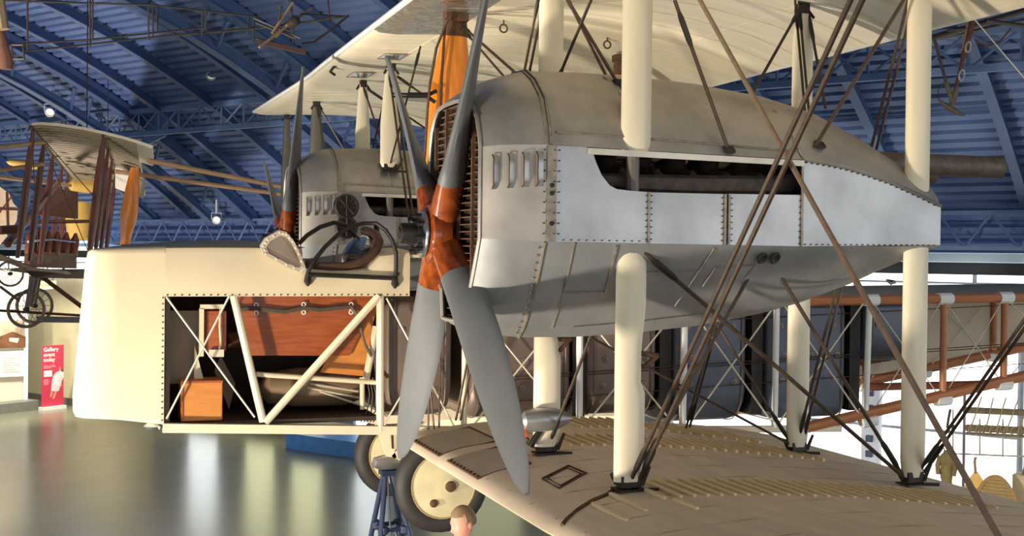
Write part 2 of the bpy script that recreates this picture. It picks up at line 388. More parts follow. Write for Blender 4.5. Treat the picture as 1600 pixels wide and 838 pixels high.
# inspection hatches, straps and stiffening patches of the lower wing
def wing_patch(pts, name, m, label=None, r=.006, closed=True):
    mb = MB(); mb.path([(x, y, lowz(x, y)+.003) for x, y in pts], r, 5, closed); return mb.build(name, m, lower, label=label)
hx = [(0.581,-2.616,-1.35), (0.822,-2.407,-1.35), (0.828,-2.65,-1.35), (0.569,-2.889,-1.35)]
wing_patch([(p[0], p[1]) for p in hx], 'inspection_hatch', rust, 'lace-edged inspection hatch', .008)
hp = [(p[0]+(.895-p[0])*.0, p[1]) for p in hx]; cx = sum(p[0] for p in hx)/4; cy = sum(p[1] for p in hx)/4
wing_patch([(cx+(p[0]-cx)*.78, cy+(p[1]-cy)*.78) for p in hx], 'inspection_hatch', rust, None, .004)
# cord running forward from the front strut foot over the leading edge
wing_patch([(p[0], p[1]) for p in ((0.78,-3.109,-1.33), (0.708,-3.188,-1.34), (0.598,-3.251,-1.35), (0.491,-3.338,-1.37), (0.386,-3.429,-1.4), (0.344,-3.475,-1.43))], 'strap', rust, 'dark lashing strap', .012, False)
patch_m = mat('wing_patch_grey', (192, 180, 162), .55, .1, .08, 8)
def patch(y0, y1, x0, x1):
    mb = MB(); n = 8; secs = []
    for i in range(n+1):
        x = x0+(x1-x0)*i/n
        secs.append([(x, y0, lowz(x, y0)+.004), (x, (y0+y1)/2, lowz(x, y0)+.005), (x, y1, lowz(x, y1)+.004)])
    mb.loft(secs, closed=False); o = mb.build('leading_edge_patch', patch_m, lower, label='grey sheet patch on the leading edge')
    m2 = MB(); m2.path([(x, y, lowz(x, y)+.006) for x, y in ((x0, y0), (x1, y0), (x1, y1), (x0, y1))], .008, 5, True); m2.build('patch_edge', rust, o)
    mb = MB()
    for k in range(9): mb.box((x0+.012, y0+(y1-y0)*(k+.5)/9, lowz(x0+.012, y0)+.006), (.018, .012, .012))
    mb.build('lacing', rust, o, False, kind='stuff')
patch(-.80, -1.42, .335, .74); patch(-1.62, -2.22, .335, .66)
# rings and eyelets under the upper wing
for p in ((1.147,-0.271,1.64), (2.122,-0.006,1.63)):
    mb = MB(); mb.path([(p[0]+.03*math.cos(a), p[1], p[2]-.05+.03*math.sin(a)) for a in [i*math.pi/6 for i in range(12)]], .007, 6, True)
    mb.tube((p[0], p[1], p[2]-.02), (p[0], p[1], p[2]+.03), .006); mb.build('ring', wire_m, upper, label='small dark ring')
def frame_on_upper(x, y, w, d):
    mb = MB(); z = upz(x, y)-.006
    mb.path([(x-w, y-d, z), (x+w, y-d, z), (x+w, y+d, z), (x-w, y+d, z)], .008, 5, True); o = mb.build('inspection_frame', seam_m, upper)
    MB().box((x, y, z+.004), (w*1.9, d*1.9, .006)).build('inspection_panel', chrome, o, False, label='shiny inspection panel')
frame_on_upper(.75, 1.55, .10, .15); frame_on_upper(.72, 2.72, .10, .17)
mb = MB(); mb.path([(0.408,2.125,1.66), (0.373,2.272,1.62), (0.35,2.336,1.58), (0.402,2.385,1.56)], .014, 6); mb.build('tie_hook', dark_metal, upper, label='dark curled hook at the leading edge')

# ---- interplane struts: flat streamlined posts with fittings
def strut(xc, y, z0, z1, w=.172, t=.075, m=strut_m, taper0=0.12, taper1=.2, notch=None, label=None, name='interplane_strut', fit0=True, fit1=True, mids=()):
    mb = MB(); secs = []; L = z1-z0
    tab = [(0, .8), (taper0/L, 1), (1-taper1/L, 1), (1, .55)] if taper1 > 0 else [(0, .8), (taper0/L, 1), (1, 1)]
    if notch: tab = notch
    for i in range(25):
        f = i/24; k = interp(tab, f); z = z0+L*f; hw = w/2
        x0, x1 = -hw, -hw+w*k if notch else hw*k
        if not notch: x0 = -hw*k
        c = (x0+x1)/2; h = (x1-x0)/2; tt = t/2*min(1, k+.1)
        secs.append([(xc+c+h*math.copysign(abs(math.cos(a))**.85, math.cos(a)), y+tt*math.sin(a), z) for a in [2*math.pi*j/14 for j in range(14)]])
    mb.loft(secs); o = mb.build(name, m, PL, True, 50, label)
    if fit0:
        f = MB(); f.box((xc, y, z0-.0), (w*.66, .07, .06)); f.box((xc, y, z0-.04), (w*.9, .11, .008)); f.tube((xc+w*.35, y-.03, z0-.02), (xc+w*.55, y-.05, z0+.08), .013, .009); f.tube((xc-w*.35, y+.02, z0-.01), (xc-w*.5, y+.02, z0+.04), .014); f.tube((xc+w*.2, y-.05, z0-.035), (xc+w*.8, y-.07, z0-.04), .010); f.build('strut_foot', dark_metal, o, False, label='dark lashed foot fitting')
    if fit1:
        f = MB(); f.box((xc, y, z1+.01), (w*.42, .06, .07)); f.tube((xc-.04, y, z1), (xc-.07, y-.02, z1-.05), .010); f.tube((xc+.04, y, z1), (xc+.07, y-.02, z1-.05), .010); f.build('strut_head', dark_metal, o, False, label='dark head fitting')
    return o
no, ni = -YE-YW, -YE+YW          # near engine, outboard and inboard strut planes
fo, fi = YE+YW, YE-YW
NZ0, NZT = -.06, .44
W1 = .165
# near outboard front strut in two lengths (cut where the nacelle begins); lower length is notched
strut(XF, no, lowz(XF, no)+.05, -.045, .172, .08, strut_m, 0, 0, ((0, .95), (.05, 1), (.385, 1), (.40, .86), (.56, .86), (.74, 1), (.93, 1), (1, .72)), fit1=False, label='lower half of the front outer strut, notched on its rear edge')
strut(XF, no-.035, .405, upz(XF, no)-.03, .168, .08, strut_m, .06, .2, fit0=False)
strut(XR, no, lowz(XR, no)+.06, -.04, .16, .08, strut_m, .1, -1, fit1=False)
strut(XR, no, .20, upz(XR, no)-.03, .158, .08, strut_m, .1, .2, fit0=False)
strut(XF, ni, lowz(XF, ni)+.05, -.50, .175, .10, strut_m, 0, 0, ((0, .85), (.05, 1), (.70, 1), (.74, .90), (.86, .90), (.9, .7), (1, .6)), fit1=False)
strut(XF, ni, .80, upz(XF, ni)-.03, .16, .08, strut_m, .02, .2, fit0=False)
strut(XR, ni, lowz(XR, ni)+.05, -.30, .16, .09, strut_m, .1, -1, fit1=False)
strut(XR, ni, .62, upz(XR, ni)-.05, .15, .08, strut_m, .02, .2, fit0=False)
strut(.9, ni+.62, lowz(2.4, -1.4), -.20, .08, .06, cream_tube, .02, -1, fit0=False, fit1=False) if False else None
for x_ in (XF, XR):
    for y_ in (fi, fo):
        strut(x_, y_, .68, upz(x_, y_)-.05, .19 if y_ == fi else .155, .08, strut_m, .02, .5)
        strut(x_, y_, lowz(x_, y_)+.05, -.45, .17, .08, strut_m, .1, -1, fit1=False)
    strut(x_, -6.15, lowz(x_, -6.15)+.04, upz(x_, -6.15)-.04, .16, .08, strut_m, .3, .3)
    strut(x_, 5.7, lowz(x_, 5.7)+.04, upz(x_, 5.7)-.05, .20, .08, strut_shaded, .5, .9, label='outer strut coloured dark grey for shade')
strut(.85, 7.95, lowz(.85, 7.95)+.04, upz(.85, 7.95)-.05, .15, .07, strut_shaded, .5, .9, label='outermost strut coloured dark grey for shade')
# notch brackets (dark triangular footsteps)
def step(p0, p1, p2, r=.014):
    mb = MB(); mb.tube(p0, p1, r); mb.tube(p1, p2, r); mb.build('footstep', rust, PL, label='dark triangular step bracket')
step((0.89,-3.15,-0.607), (1.008,-3.15,-0.626), (0.924,-3.15,-0.687))
step((0.872,-2,-0.624), (0.999,-2,-0.618), (0.923,-2,-0.695))

# ---- cabane struts: varnished spruce, front and rear
def cabane(x, y, z0, z1, w, t, label):
    mb = MB(); secs = []
    tab = ((0, .45), (.12, .8), (.45, 1), (.7, .92), (.9, .62), (1, .48))
    for i in range(21):
        f = i/20; k = smooth_interp(tab, f)
        xx = x[0]+(x[1]-x[0])*f
        secs.append([(xx+w/2*k*math.cos(a), y+t/2*k*math.sin(a), z0+(z1-z0)*f) for a in [2*math.pi*j/16 for j in range(16)]])
    mb.loft(secs); o = mb.build('cabane_strut', cab_wood, PL, label=label)
    for k in ((.93, 1.0),):
        m2 = MB(); s2 = []
        for i in range(5):
            f = k[0]+(k[1]-k[0])*i/4; q = smooth_interp(tab, f)*1.06; xx = x[0]+(x[1]-x[0])*f
            s2.append([(xx+w/2*q*math.cos(a), y+t/2*q*math.sin(a), z0+(z1-z0)*f) for a in [2*math.pi*j/16 for j in range(16)]])
        m2.loft(s2); m2.box((x[1], y, z1+.02), (w*.5, .1, .06)); m2.build('strut_head', rust, o, label='rust brown bound head')
    return o
ca = cabane((.60, .70), -.50, -.12, 1.575, .33, .13, 'orange varnished front cabane strut')
cabane((2.42, 2.40), .35, -.2, 1.52, .20, .12, 'orange varnished rear cabane strut')
mb = MB(); mb.path([(0.606,-0.62,1.554), (0.569,-0.62,1.461), (0.523,-0.62,1.344), (0.479,-0.62,1.094), (0.463,-0.62,0.912), (0.447,-0.62,0.596), (0.431,-0.62,0.37)], .010, 6)
mb.path([(0.59,-0.61,1.563), (0.585,-0.6,1.42), (0.569,-0.6,1.147), (0.561,-0.6,0.648)], .010, 6); mb.build('fuel_pipe', rust, ca, label='thin dark pipe along the strut')
mb = MB(); mb.path([(0.327,-0.6,1.002), (0.467,-0.6,1.01)], .022, 6); mb.tube((0.467,-0.6,1.01), (0.533,-0.6,1.045), .014); mb.tube((0.467,-0.6,1.001), (0.524,-0.6,0.963), .014); mb.tube((0.207,-0.6,1.008), (0.327,-0.6,1.011), .008); mb.tube((0.207,-0.6,0.986), (0.327,-0.6,0.993), .008); mb.build('pipe_bracket', dark_metal, ca, label='dark forked bracket')

# ---- engine nacelle
ST = (  # x, top z, top half flat, side half width, upper chine z, lower chine z, lower knee (y,z), bottom half, bottom z
 (.03, .70, .30, .55, .425, -.028, .40, -.30, .28, -.46),
 (.10, .765, .31, .60, .432, -.032, .45, -.32, .29, -.50),
 (.20, .82, .30, .632, .437, -.036, .48, -.33, .29, -.53),
 (.35, .868, .28, .6426, .442, -.04, .49, -.33, .28, -.548),
 (.65, .884, .26, .6426, .437, -.042, .49, -.33, .28, -.55),
 (1.0, .886, .24, .6426, .432, -.043, .49, -.32, .27, -.535),
 (1.4, .872, .22, .6426, .427, -.044, .49, -.30, .26, -.50),
 (1.83, .83, .20, .6426, .422, -.044, .48, -.27, .24, -.435),
 (2.1, .775, .19, .6426, .392, -.041, .47, -.23, .22, -.375),
 (2.4, .645, .18, .6426, .318, -.036, .46, -.18, .20, -.285),
 (2.6, .53, .17, .6426, .25, -.031, .45, -.13, .18, -.20),
 (2.745, .44, .16, .6426, .195, -.026, .44, -.09, .16, -.12))
def nac_ring(s, yc, which):
    x, zt, yt, ys, zc, zl, yk, zk, yb, zb = s
    if which == 'top':
        half = [(ys, zc), (ys*.93+yt*.07, zc+(zt-zc)*.22), (ys*.76+yt*.24, zc+(zt-zc)*.55), (yt+(ys-yt)*.38, zc+(zt-zc)*.82), (yt, zt-.012), (yt*.4, zt)]
    else:
        half = [(ys, zl), (yk+(ys-yk)*.5, (zl+zk)/2-.004), (yk, zk), (yb+(yk-yb)*.35, zb+(zk-zb)*.28), (yb, zb+.006), (yb*.4, zb)]
    g = interp(((.03, .66), (.2, .9), (.4, 1)), x)      # the radiator end is slimmer on the inboard side
    gl = interp(((.03, .25), (.15, .7), (.4, 1)), x)
    gs = [g]*6 if which == 'top' else [g, g*.75+gl*.25, gl, gl, gl, gl]
    return [(x, yc-a, z) for a, z in half]+[(x, yc+h_[0]*g_, h_[1]) for h_, g_ in list(zip(half, gs))[::-1]]
def band_prism(mb, pts, yc, side, t=.012):   # outline in x,z on a nacelle side
    y = yc+side*.6426
    return mb.prism([(x, y, z) for x, z in pts], (0, -side*t, 0))
def nacelle(yc, label):
    mb = MB()
    mb.loft([nac_ring(s, yc, 'top') for s in ST], closed=False)
    o = mb.build('engine_nacelle', alu_dull, PL, True, 30, label)
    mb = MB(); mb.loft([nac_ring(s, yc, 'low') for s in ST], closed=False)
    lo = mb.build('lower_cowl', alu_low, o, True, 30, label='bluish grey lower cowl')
    # tail wall
    mb = MB(); s = ST[-1]; t = nac_ring(s, yc, 'top'); b = nac_ring(s, yc, 'low')
    mb.add(t+b[::-1], [tuple(range(24))]); mb.build('tail_wall', alu_dull, o, False)
    for side in (-1, 1):
        # forward louvred corner panel (slightly swept in towards the radiator)
        mb = MB(); secs = []
        for s_ in ST[:4]:
            g = 1 if side < 0 else interp(((.03, .66), (.2, .9), (.4, 1)), s_[0])
            secs.append([(s_[0], yc+side*s_[3]*g, s_[5]), (s_[0], yc+side*s_[3]*g, s_[4])])
        mb.loft(secs, closed=False); fp = mb.build('louvre_panel', alu_warm, o, True, 30, label='louvred forward side panel')
        for k in range(4):
            x = .075+.072*k; ys = interp([(s_[0], s_[3]) for s_ in ST], x+.02)
            y = yc+side*(ys); pr = []
            for q, (dx, h) in enumerate(((0, 0), (.0, .024), (.034, .012), (.038, 0))): pr.append((dx, h))
            m2 = MB(); z0, z1 = .215+.006*k, .385+.007*k; n = 8; secs = []
            for i in range(n+1):
                f = i/n; z = z0+(z1-z0)*f; e = min(1, 4*min(f, 1-f)+.12)
                secs.append([(x+dx, y+side*(h*e+.001), z) for dx, h in pr])
            m2.loft(secs); m2.build('louvre', alu, fp, True, 30) if False else m2.build('louvre', alu, o, True, 30)
            m3 = MB(); m3.path([(x, y+side*.004, z0), (x, y+side*.026, z0+.02), (x, y+side*.026, z1-.02), (x, y+side*.004, z1)], .0035, 5); m3.build('louvre_lip', rust, o)
        P1 = [(.35, -.04), (.35, .44), (.555, .438), (.585, .43), (.60, .40), (.615, .36), (.645, .30), (.69, .25), (.73, .232), (.80, .226), (.908, .222), (.908, -.042)]
        P2 = [(.914, -.042), (.914, .221), (1.362, .224), (1.362, -.043)]
        P3 = [(1.372, -.043), (1.372, .226), (1.82, .232), (1.82, -.044)]
        P4 = [(1.83, -.044), (1.83, .422), (1.97, .408), (2.1, .39), (2.25, .357), (2.4, .318), (2.6, .25), (2.745, .195), (2.745, -.026)]
        for P in (P1, P2, P3, P4):
            m2 = MB(); band_prism(m2, P, yc, side); m2.build('side_panel', alu, o, False, label='bright aluminium side panel')
        y = yc+side*(.6426+.006)
        m2 = MB(); m2.bar((.57, y, .418), (1.83, y, .402), .018, .030); m2.build('window_rail', mat('pale_rail', (206, 200, 190), .45, .3), o, False, label='pale rail above the engine opening')
        # seam strips
        for x, w, z1 in ((.372, .05, .44), (.911, .012, .222), (1.355, .012, .224), (1.380, .012, .226), (1.826, .012, .42)):
            m2 = MB(); m2.box((x, y, (z1-.042)/2), (w, .008, z1+.042)); m2.build('seam_strip', seam_m, o, False)
        m2 = MB()
        for k in range(9):
            for x, r in ((.333, .004), (.385, .004), (.412, .0035)): m2.box((x, y+side*.002, .0+.052*k), (r*1.7, .008, r*1.7))
        for z in (.05, .20, .24): m2.lathe([(.012, 0), (.012, .01), (0, .014)], (.372, y, z), (0, side, 0), 8)
        for k in range(8):
            for x in (.898, .926, 1.340, 1.396): m2.box((x, y-side*.001, -.02+.032*k), (.006, .006, .006))
        for k in range(14): m2.box((1.815, y-side*.001, -.03+.033*k), (.006, .006, .006))
        for k in range(12): m2.box((.44+.042*k, y-side*.001, -.03), (.006, .006, .006))
        for k in range(24):
            x = 1.85+.037*k; m2.box((x, y-side*.001, -.034+.008*(x-1.83)), (.007, .006, .006))
            m2.box((x, y-side*.001, interp(P4[1:-1], x)-.012), (.008, .006, .007))
        m2.build('rivet', dark_metal, o, False, label='rows of dark rivets', kind='stuff')
        m2 = MB(); m2.path([(x, y-side*.002, z) for x, z in P4[1:-1]], .009, 5); m2.build('seam_bead', alu, o)
        # lower hatch outlines and cowl seams
        def low(x, f):
            for a, b in zip(ST, ST[1:]):
                if a[0] <= x <= b[0]:
                    t = (x-a[0])/(b[0]-a[0]); g = lambda i: a[i]+(b[i]-a[i])*t
                    P = [(g(3), g(5)), (g(6)+(g(3)-g(6))*.5, (g(5)+g(7))/2-.004), (g(6), g(7)), (g(8)+(g(6)-g(8))*.35, g(9)+(g(7)-g(9))*.28), (g(8), g(9)+.006)]
                    k = min(int(f*4), 3); u = f*4-k
                    return (x, yc+side*(P[k][0]+(P[k+1][0]-P[k][0])*u+.003), P[k][1]+(P[k+1][1]-P[k][1])*u-.003)
        def seam(pts, r=.005, m=seam_m): m2 = MB(); m2.path([low(*p) for p in pts], r, 5); m2.build('cowl_seam', m, o)
        seam([(.34, f/8) for f in range(9)], .008)
        m2 = MB()
        for k in range(14):
            q = low(.315, .05+.065*k); m2.box(q, (.009, .009, .009))
        m2.build('rivet', seam_m, o, False, kind='stuff')
        seam([(.50, f/8) for f in range(0, 7)]); seam([(.50, .44), (.74, .44)]); seam([(.735, .02), (.735, .2), (.735, .44)], .008)
        seam([(.84, .25), (1.1, .25), (1.26, .24)], .004); seam([(1.30, .03), (1.24, .3), (1.18, .6)], .007); seam([(1.34, .22), (1.30, .42)], .006, alu); seam([(1.34, .22), (1.58, .2), (1.55, .35)], .005)
        seam([(.62, .74), (1.0, .72), (1.4, .70)], .003)
        for x, r in ((1.60, .028), (1.68, .030)):
            q = low(x, .12); h = MB(); h.lathe([(r*1.0, 0), (r*1.25, .01), (r, .02), (r*.3, .008)], q, (.3, side*.8, -.5), 12); h.build('wire_eyelet', black_m, o, label='dark wire eyelet')
        # top seams
        def top(x, f):
            for a, b in zip(ST, ST[1:]):
                if a[0] <= x <= b[0]:
                    t = (x-a[0])/(b[0]-a[0]); g = [a[i]+(b[i]-a[i])*t for i in range(10)]
                    s_ = nac_ring(g, yc, 'top')[:6]; P = [(p[1], p[2]) for p in s_]; k = min(int(f*5), 4); u = f*5-k
                    y_ = P[k][0]+(P[k+1][0]-P[k][0])*u; 
                    return (x, yc+side*(abs(y_-yc)+.003), P[k][1]+(P[k+1][1]-P[k][1])*u+.003)
        def tseam(pts, r=.005, m=seam_m): m2 = MB(); m2.path([top(*p) for p in pts], r, 5); m2.build('cowl_seam', m, o)
        tseam([(.37, f/10) for f in range(11)], .009); tseam([(.345, f/10) for f in range(11)], .004)
        tseam([(.40, .14), (.7, .13), (1.1, .12), (1.6, .10), (1.80, .10)], .006); tseam([(.86, .13), (.83, .4), (.80, .7), (.79, 1)], .006)
        tseam([(1.83, .02), (1.80, .2), (1.76, .5)], .007)
        for x, f in ((1.38, .06), (1.96, .22)):
            q = V(top(x, f)); h = MB(); h.lathe([(.030, -.005), (.038, .004), (.026, .012), (.004, .004)], q, (.1, side*.7, .7), 12); h.build('wire_eyelet', black_m, o, label='dark wire eyelet')
        q = V(top(.86, .62)); MB().box(q, (.07, .05, .03)).build('cowl_notch', black_m, o, False, label='dark notch in the cowl')
    # engine seen through the openings
    mb = MB(); mb.box((1.2, yc, .0), (1.7, .42, .36)); mb.box((1.2, yc, -.25), (1.5, .3, .3)); mb.build('crankcase', black_m, o, False)
    for k in range(6):
        for side in (-1, 1):
            x = .62+.21*k; m2 = MB(); m2.lathe([(.075, 0), (.075, .26), (.06, .27), (.06, .33), (.03, .34)], (x, yc+side*.12, .16), (0, side*.5, .86), 12); m2.build('cylinder', mat('engine_brown', (60, 50, 44), .55, .4, .3, 20), o)
            m2 = MB(); m2.path([(x, yc+side*.26, .36), (x+.03, yc+side*.42, .34), (x+.07, yc+side*.47, .27)], .022, 7); m2.build('exhaust_stub', rust, o)
    for side in (-1, 1):
        m2 = MB(); m2.path([(.62, yc+side*.47, .29), (.9, yc+side*.49, .275), (1.2, yc+side*.49, .275), (1.8, yc+side*.48, .29), (2.2, yc+side*.36, .38)], [.035, .048, .055, .055, .05], 10); m2.build('exhaust_manifold', mat('exhaust_iron', (104, 92, 84), .6, .4, .3, 20), o)
        m2 = MB(); m2.path([(2.30, yc+side*.30, .46), (2.75, yc+side*.30, .455), (3.42, yc+side*.30, .46), (3.46, yc+side*.30, .46)], [.07, .066, .066, .070], 14); m2.build('exhaust_pipe', mat('exhaust_iron'  , (70, 62, 56)), o, label='dark tail pipe behind the nacelle')
        m2 = MB(); m2.tube((XF, yc+side*YW, -.04), (XF, yc+side*YW, .42), .036, n=10); m2.build('strut_socket', mat('socket_grey', (112, 104, 98), .5, .4), o, label='grey steel strut pole in the opening')
    # radiator
    m2 = MB(); g = nac_ring(ST[0], yc, 'top'); b = nac_ring(ST[0], yc, 'low'); ring = g+b[::-1]
    m2.prism([(.085, yc+(p[1]-yc)*.97, p[2]) for p in ring], (.12, 0, 0)); m2.build('radiator_core', mat('radiator_core', (44, 34, 28), .7, .3, .5, 60), o, False, label='dark brown radiator core')
    m2 = MB(); m2.path([(.03, p[1], p[2]) for p in ring], .012, 6, True); m2.build('radiator_rim', alu_dull, o)
    def hw(z):
        if z > .425: return .30+(.70-z)/.275*.25
        if z > -.028: return .55
        if z > -.30: return .40+(z+.30)/.272*.15
        return .28+(z+.46)/.16*.12
    for k in range(31):
        z = -.44+.0375*k; w = hw(z)-.012
        m2 = MB(); f_ = .66 if z > -.05 else .25+(z+.46)/.41*.41; m2.box((.066, yc-(1-f_)/2*w, z), (.022, (1+f_)*w, .005)); m2.build('radiator_slat', mat('slat_rust', (112, 84, 66), .6, .3, .3, 30), o, False)
    for y_ in (-.37, -.12, .10, .30):
        z1 = .68 if abs(y_) < .3 else .60; z0 = (-.44 if y_ < -.1 and y_ > -.2 else -.33) if y_ < .05 else (-.25 if y_ < .2 else .0)
        m2 = MB(); m2.box((.052, yc+y_, (z0+z1)/2), (.02, .020, z1-z0)); m2.build('radiator_post', rust, o, False)
    return o
near_nac = nacelle(-YE, 'near bare metal engine nacelle with an open side')
# the far engine is the same unit: copy it with all its pieces
def copy_tree(o, off, parent, label=None):
    c = o.copy(); COL.objects.link(c); c.parent = parent; c.matrix_parent_inverse = o.matrix_parent_inverse.copy()
    c.location = V(o.location)+V(off)
    if label: c['label'] = label
    for ch in list(o.children):
        d = ch.copy(); COL.objects.link(d); d.parent = c; d.matrix_parent_inverse = ch.matrix_parent_inverse.copy()
    return c
far_nac = copy_tree(near_nac, (0, 2*YE, 0), PL, 'far engine nacelle beyond the fuselage')
for p, r in (((0.427,1.925,0.305), .115), ((0.429,1.925,0.114), .105)):
    mb = MB(); q = V(p)-V((0, 2*YE, 0)); mb.lathe([(r, 0), (r, .02), (r*.85, .03), (r*.8, .012), (.02, .012), (.02, .03)], q, (0, -1, 0), 24)
    for k in range(8):
        a = k*math.pi/4; mb.tube(q+V((.02*math.cos(a), -.02, .02*math.sin(a))), q+V((r*.85*math.cos(a), -.022, r*.85*math.sin(a))), .006, n=4)
    mb.build('round_vent', mat('vent_dark', (62, 56, 50), .5, .3), far_nac, label='dark round vent with radiating spokes')

# ---- propellers
PR = 1.735
CH = ((.08, .17), (.25, .18), (.45, .20), (.8, .245), (1.1, .25), (1.35, .225), (1.55, .165), (1.67, .10), (1.735, .02))
TH = ((.08, .17), (.25, .13), (.45, .085), (.8, .055), (1.735, .02))
def blade_mesh(r0, r1, grow, n):
    mb = MB(); secs = []
    for i in range(n+1):
        r = r0+(r1-r0)*i/n; c = smooth_interp(CH, r)+grow; t = interp(TH, r)+grow; b = math.atan(.50/max(r, .28))
        cx, cy = math.sin(b), math.cos(b); tx, ty = cy, -cx
        off = .03*math.sin(math.pi*min(1, r/PR))
        ring = []
        for j in range(16):
            a = 2*math.pi*j/16; u = c/2*math.cos(a)+off; w = t/2*math.sin(a)*(1-.25*math.cos(a))
            ring.append((cx*u+tx*w, cy*u+ty*w, r))
        secs.append(ring)
    mb.loft(secs); return mb
bl_wood = blade_mesh(.04, .40, 0, 10).mesh('blade_root', prop_wood)
bl_grey = blade_mesh(.34, PR, .003, 26).mesh('blade', prop_grey)
mb = MB(); mb.lathe([(.0, -.10), (.10, -.10), (.155, -.075), (.165, -.03), (.155, .02), (.10, .035), (0, .035)], (0, 0, 0), (1, 0, 0), 24)
boss = mb.mesh('propeller', prop_wood)
mb = MB(); mb.lathe([(0, -.115), (.122, -.115), (.128, -.108), (.128, -.10), (0, -.10)], (0, 0, 0), (1, 0, 0), 28); plate = mb.mesh('hub_plate', chrome)
mb = MB(); mb.lathe([(0, -.235), (.03, -.235), (.032, -.228), (.052, -.226), (.056, -.215), (.056, -.14), (.068, -.138), (.068, -.11)], (0, 0, 0), (1, 0, 0), 24); cap = mb.mesh('hub_cap', dark_metal)
mb = MB(); mb.lathe([(.016, -.15), (.016, -.112), (.008, -.165), (.008, -.11)][::1], (0, 0, 0), (1, 0, 0), 6); bolt = mb.mesh('hub_bolt', dark_metal)
def propeller(y, angs, tilt, label):
    p = link('propeller', boss, PL, label); p.location = (-.008, y, 0); p.rotation_euler = (0, 0, 0)
    for a, tl in zip(angs, tilt):
        for me in (bl_wood, bl_grey):
            o = link(me.name, me, p, 'dull grey painted blade' if me is bl_grey else 'varnished wooden blade root'); o.rotation_euler = (M.Rotation(R(tl), 3, 'Y') @ M.Rotation(R(a), 3, 'X')).to_euler()
    link('hub_plate', plate, p, 'polished steel hub plate'); link('hub_cap', cap, p, 'dark hub cap')
    for k in range(8):
        o = link('hub_bolt', bolt, p); o.location = (0, .095*math.cos(k*math.pi/4+.2), .095*math.sin(k*math.pi/4+.2))
    return p
propeller(-YE, (37.0, 131.5, 217.0, 311.5), (-2.0, -1.1, -2.4, .5), 'near four-bladed wooden propeller with grey blades')
propeller(YE, (29.0, -61.0, 119.0, 209.0), (0, 0, 0, 0), 'far four-bladed propeller beyond the nose')

# ---- fuselage nose: cream fabric box, open on the near side behind x=-1.3
FH = .57
def fus_ring(x, hw, zt, zb, rt, rb):
    pts = []
    for cx, cz, r, a0 in ((hw-rt, zt-rt, rt, 0), (-hw+rt, zt-rt, rt, 90), (-hw+rb, zb+rb, rb, 180), (hw-rb, zb+rb, rb, 270)):
        for k in range(5):
            a = R(a0+90*k/4); pts.append((x, cx+r*math.cos(a), cz+r*math.sin(a)))
    return pts
mb = MB()
def shear(r, k): return [(x-k*(-.1-z), y, z) for x, y, z in r]
mb.loft([shear(fus_ring(-1.79, .40, -.20, -1.08, .08, .10), .085), shear(fus_ring(-1.78, .50, -.125, -1.165, .05, .06), .085), shear(fus_ring(-1.76, .55, -.107, -1.195, .035, .04), .085), shear(fus_ring(-1.73, .568, -.101, -1.203, .035, .03), .07), fus_ring(-1.60, .57, -.09, -1.22, .045, .03), fus_ring(-1.306, .57, -.078, -1.262, .05, .03)])
fus = mb.build('fuselage_skin', fabric, PL, True, 40, 'cream fabric nose, top and upper side of the fuselage')
# upper side and deck strip, with cockpit cut-out between x=-.36 and .12
def deck_ring(x, zt, hump, zs=-.412, t=.015):
    r = .06; o = []
    base = [(-FH, zs), (-FH, zt-.05), (-FH+.015, zt-.015), (-FH+.05, zt), (-.25, zt+hump*.8), (0, zt+hump), (.25, zt+hump*.8), (FH-.05, zt), (FH-.015, zt-.015), (FH, zt-.05), (FH, zs)]
    return [(x, y, z) for y, z in base]+[(x, y*(1-t/FH*1.0), z-(t if abs(y) < FH-.001 else 0)) for y, z in base[::-1]]
mb = MB(); mb.loft([deck_ring(x, z, h) for x, z, h in ((-1.306, -.078, 0), (-1.0, -.072, .012), (-.62, -.07, .02), (-.40, -.075, .01))]); mb.build('fuselage_deck', fabric, fus, True, 40)
mb = MB(); mb.loft([deck_ring(x, z, h) for x, z, h in ((-.40, -.21, 0), (-.2, -.225, 0), (.05, -.215, 0), (.14, -.12, .0), (.36, -.09, .02))]); mb.build('fuselage_deck', fabric, fus, True, 40)
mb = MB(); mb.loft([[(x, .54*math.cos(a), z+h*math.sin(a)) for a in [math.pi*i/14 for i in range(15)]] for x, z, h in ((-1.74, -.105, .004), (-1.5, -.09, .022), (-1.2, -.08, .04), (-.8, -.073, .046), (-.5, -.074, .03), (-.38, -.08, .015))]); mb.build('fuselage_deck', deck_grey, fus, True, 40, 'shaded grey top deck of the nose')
mb = MB()
for k in range(36): mb.box((-1.29+.0465*k, -FH-.002, -.402), (.009, .006, .009))
for k in range(21): mb.box((-1.318, -FH-.002, -.42-.0405*k), (.009, .006, .009))
mb.build('tack', rust, fus, False, label='row of small dark tacks round the opening', kind='stuff')
mb = MB(); mb.lathe([(.0, .03), (.04, .02), (.06, 0), (.05, -.02), (0, -.03)], (-1.37,-0.5,-1.276), (0, 0, 1), 14); mb.build('light_fitting', chrome, fus, label='small chrome fitting under the nose')
# dark interior of the open bays
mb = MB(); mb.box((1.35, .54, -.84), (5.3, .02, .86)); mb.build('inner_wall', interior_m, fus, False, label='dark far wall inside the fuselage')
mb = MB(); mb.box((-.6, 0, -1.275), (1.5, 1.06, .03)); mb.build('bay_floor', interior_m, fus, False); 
mb = MB(); mb.box((-1.28, .02, -.83), (.03, 1.04, .84)); mb.build('nose_bulkhead', mat('bulkhead_grey', (120, 108, 98), .7), fus, False)
mb = MB(); mb.box((1.6, 0, -.13), (2.6, 1.1, .02)); mb.build('deck_panel', fabric, fus, False)
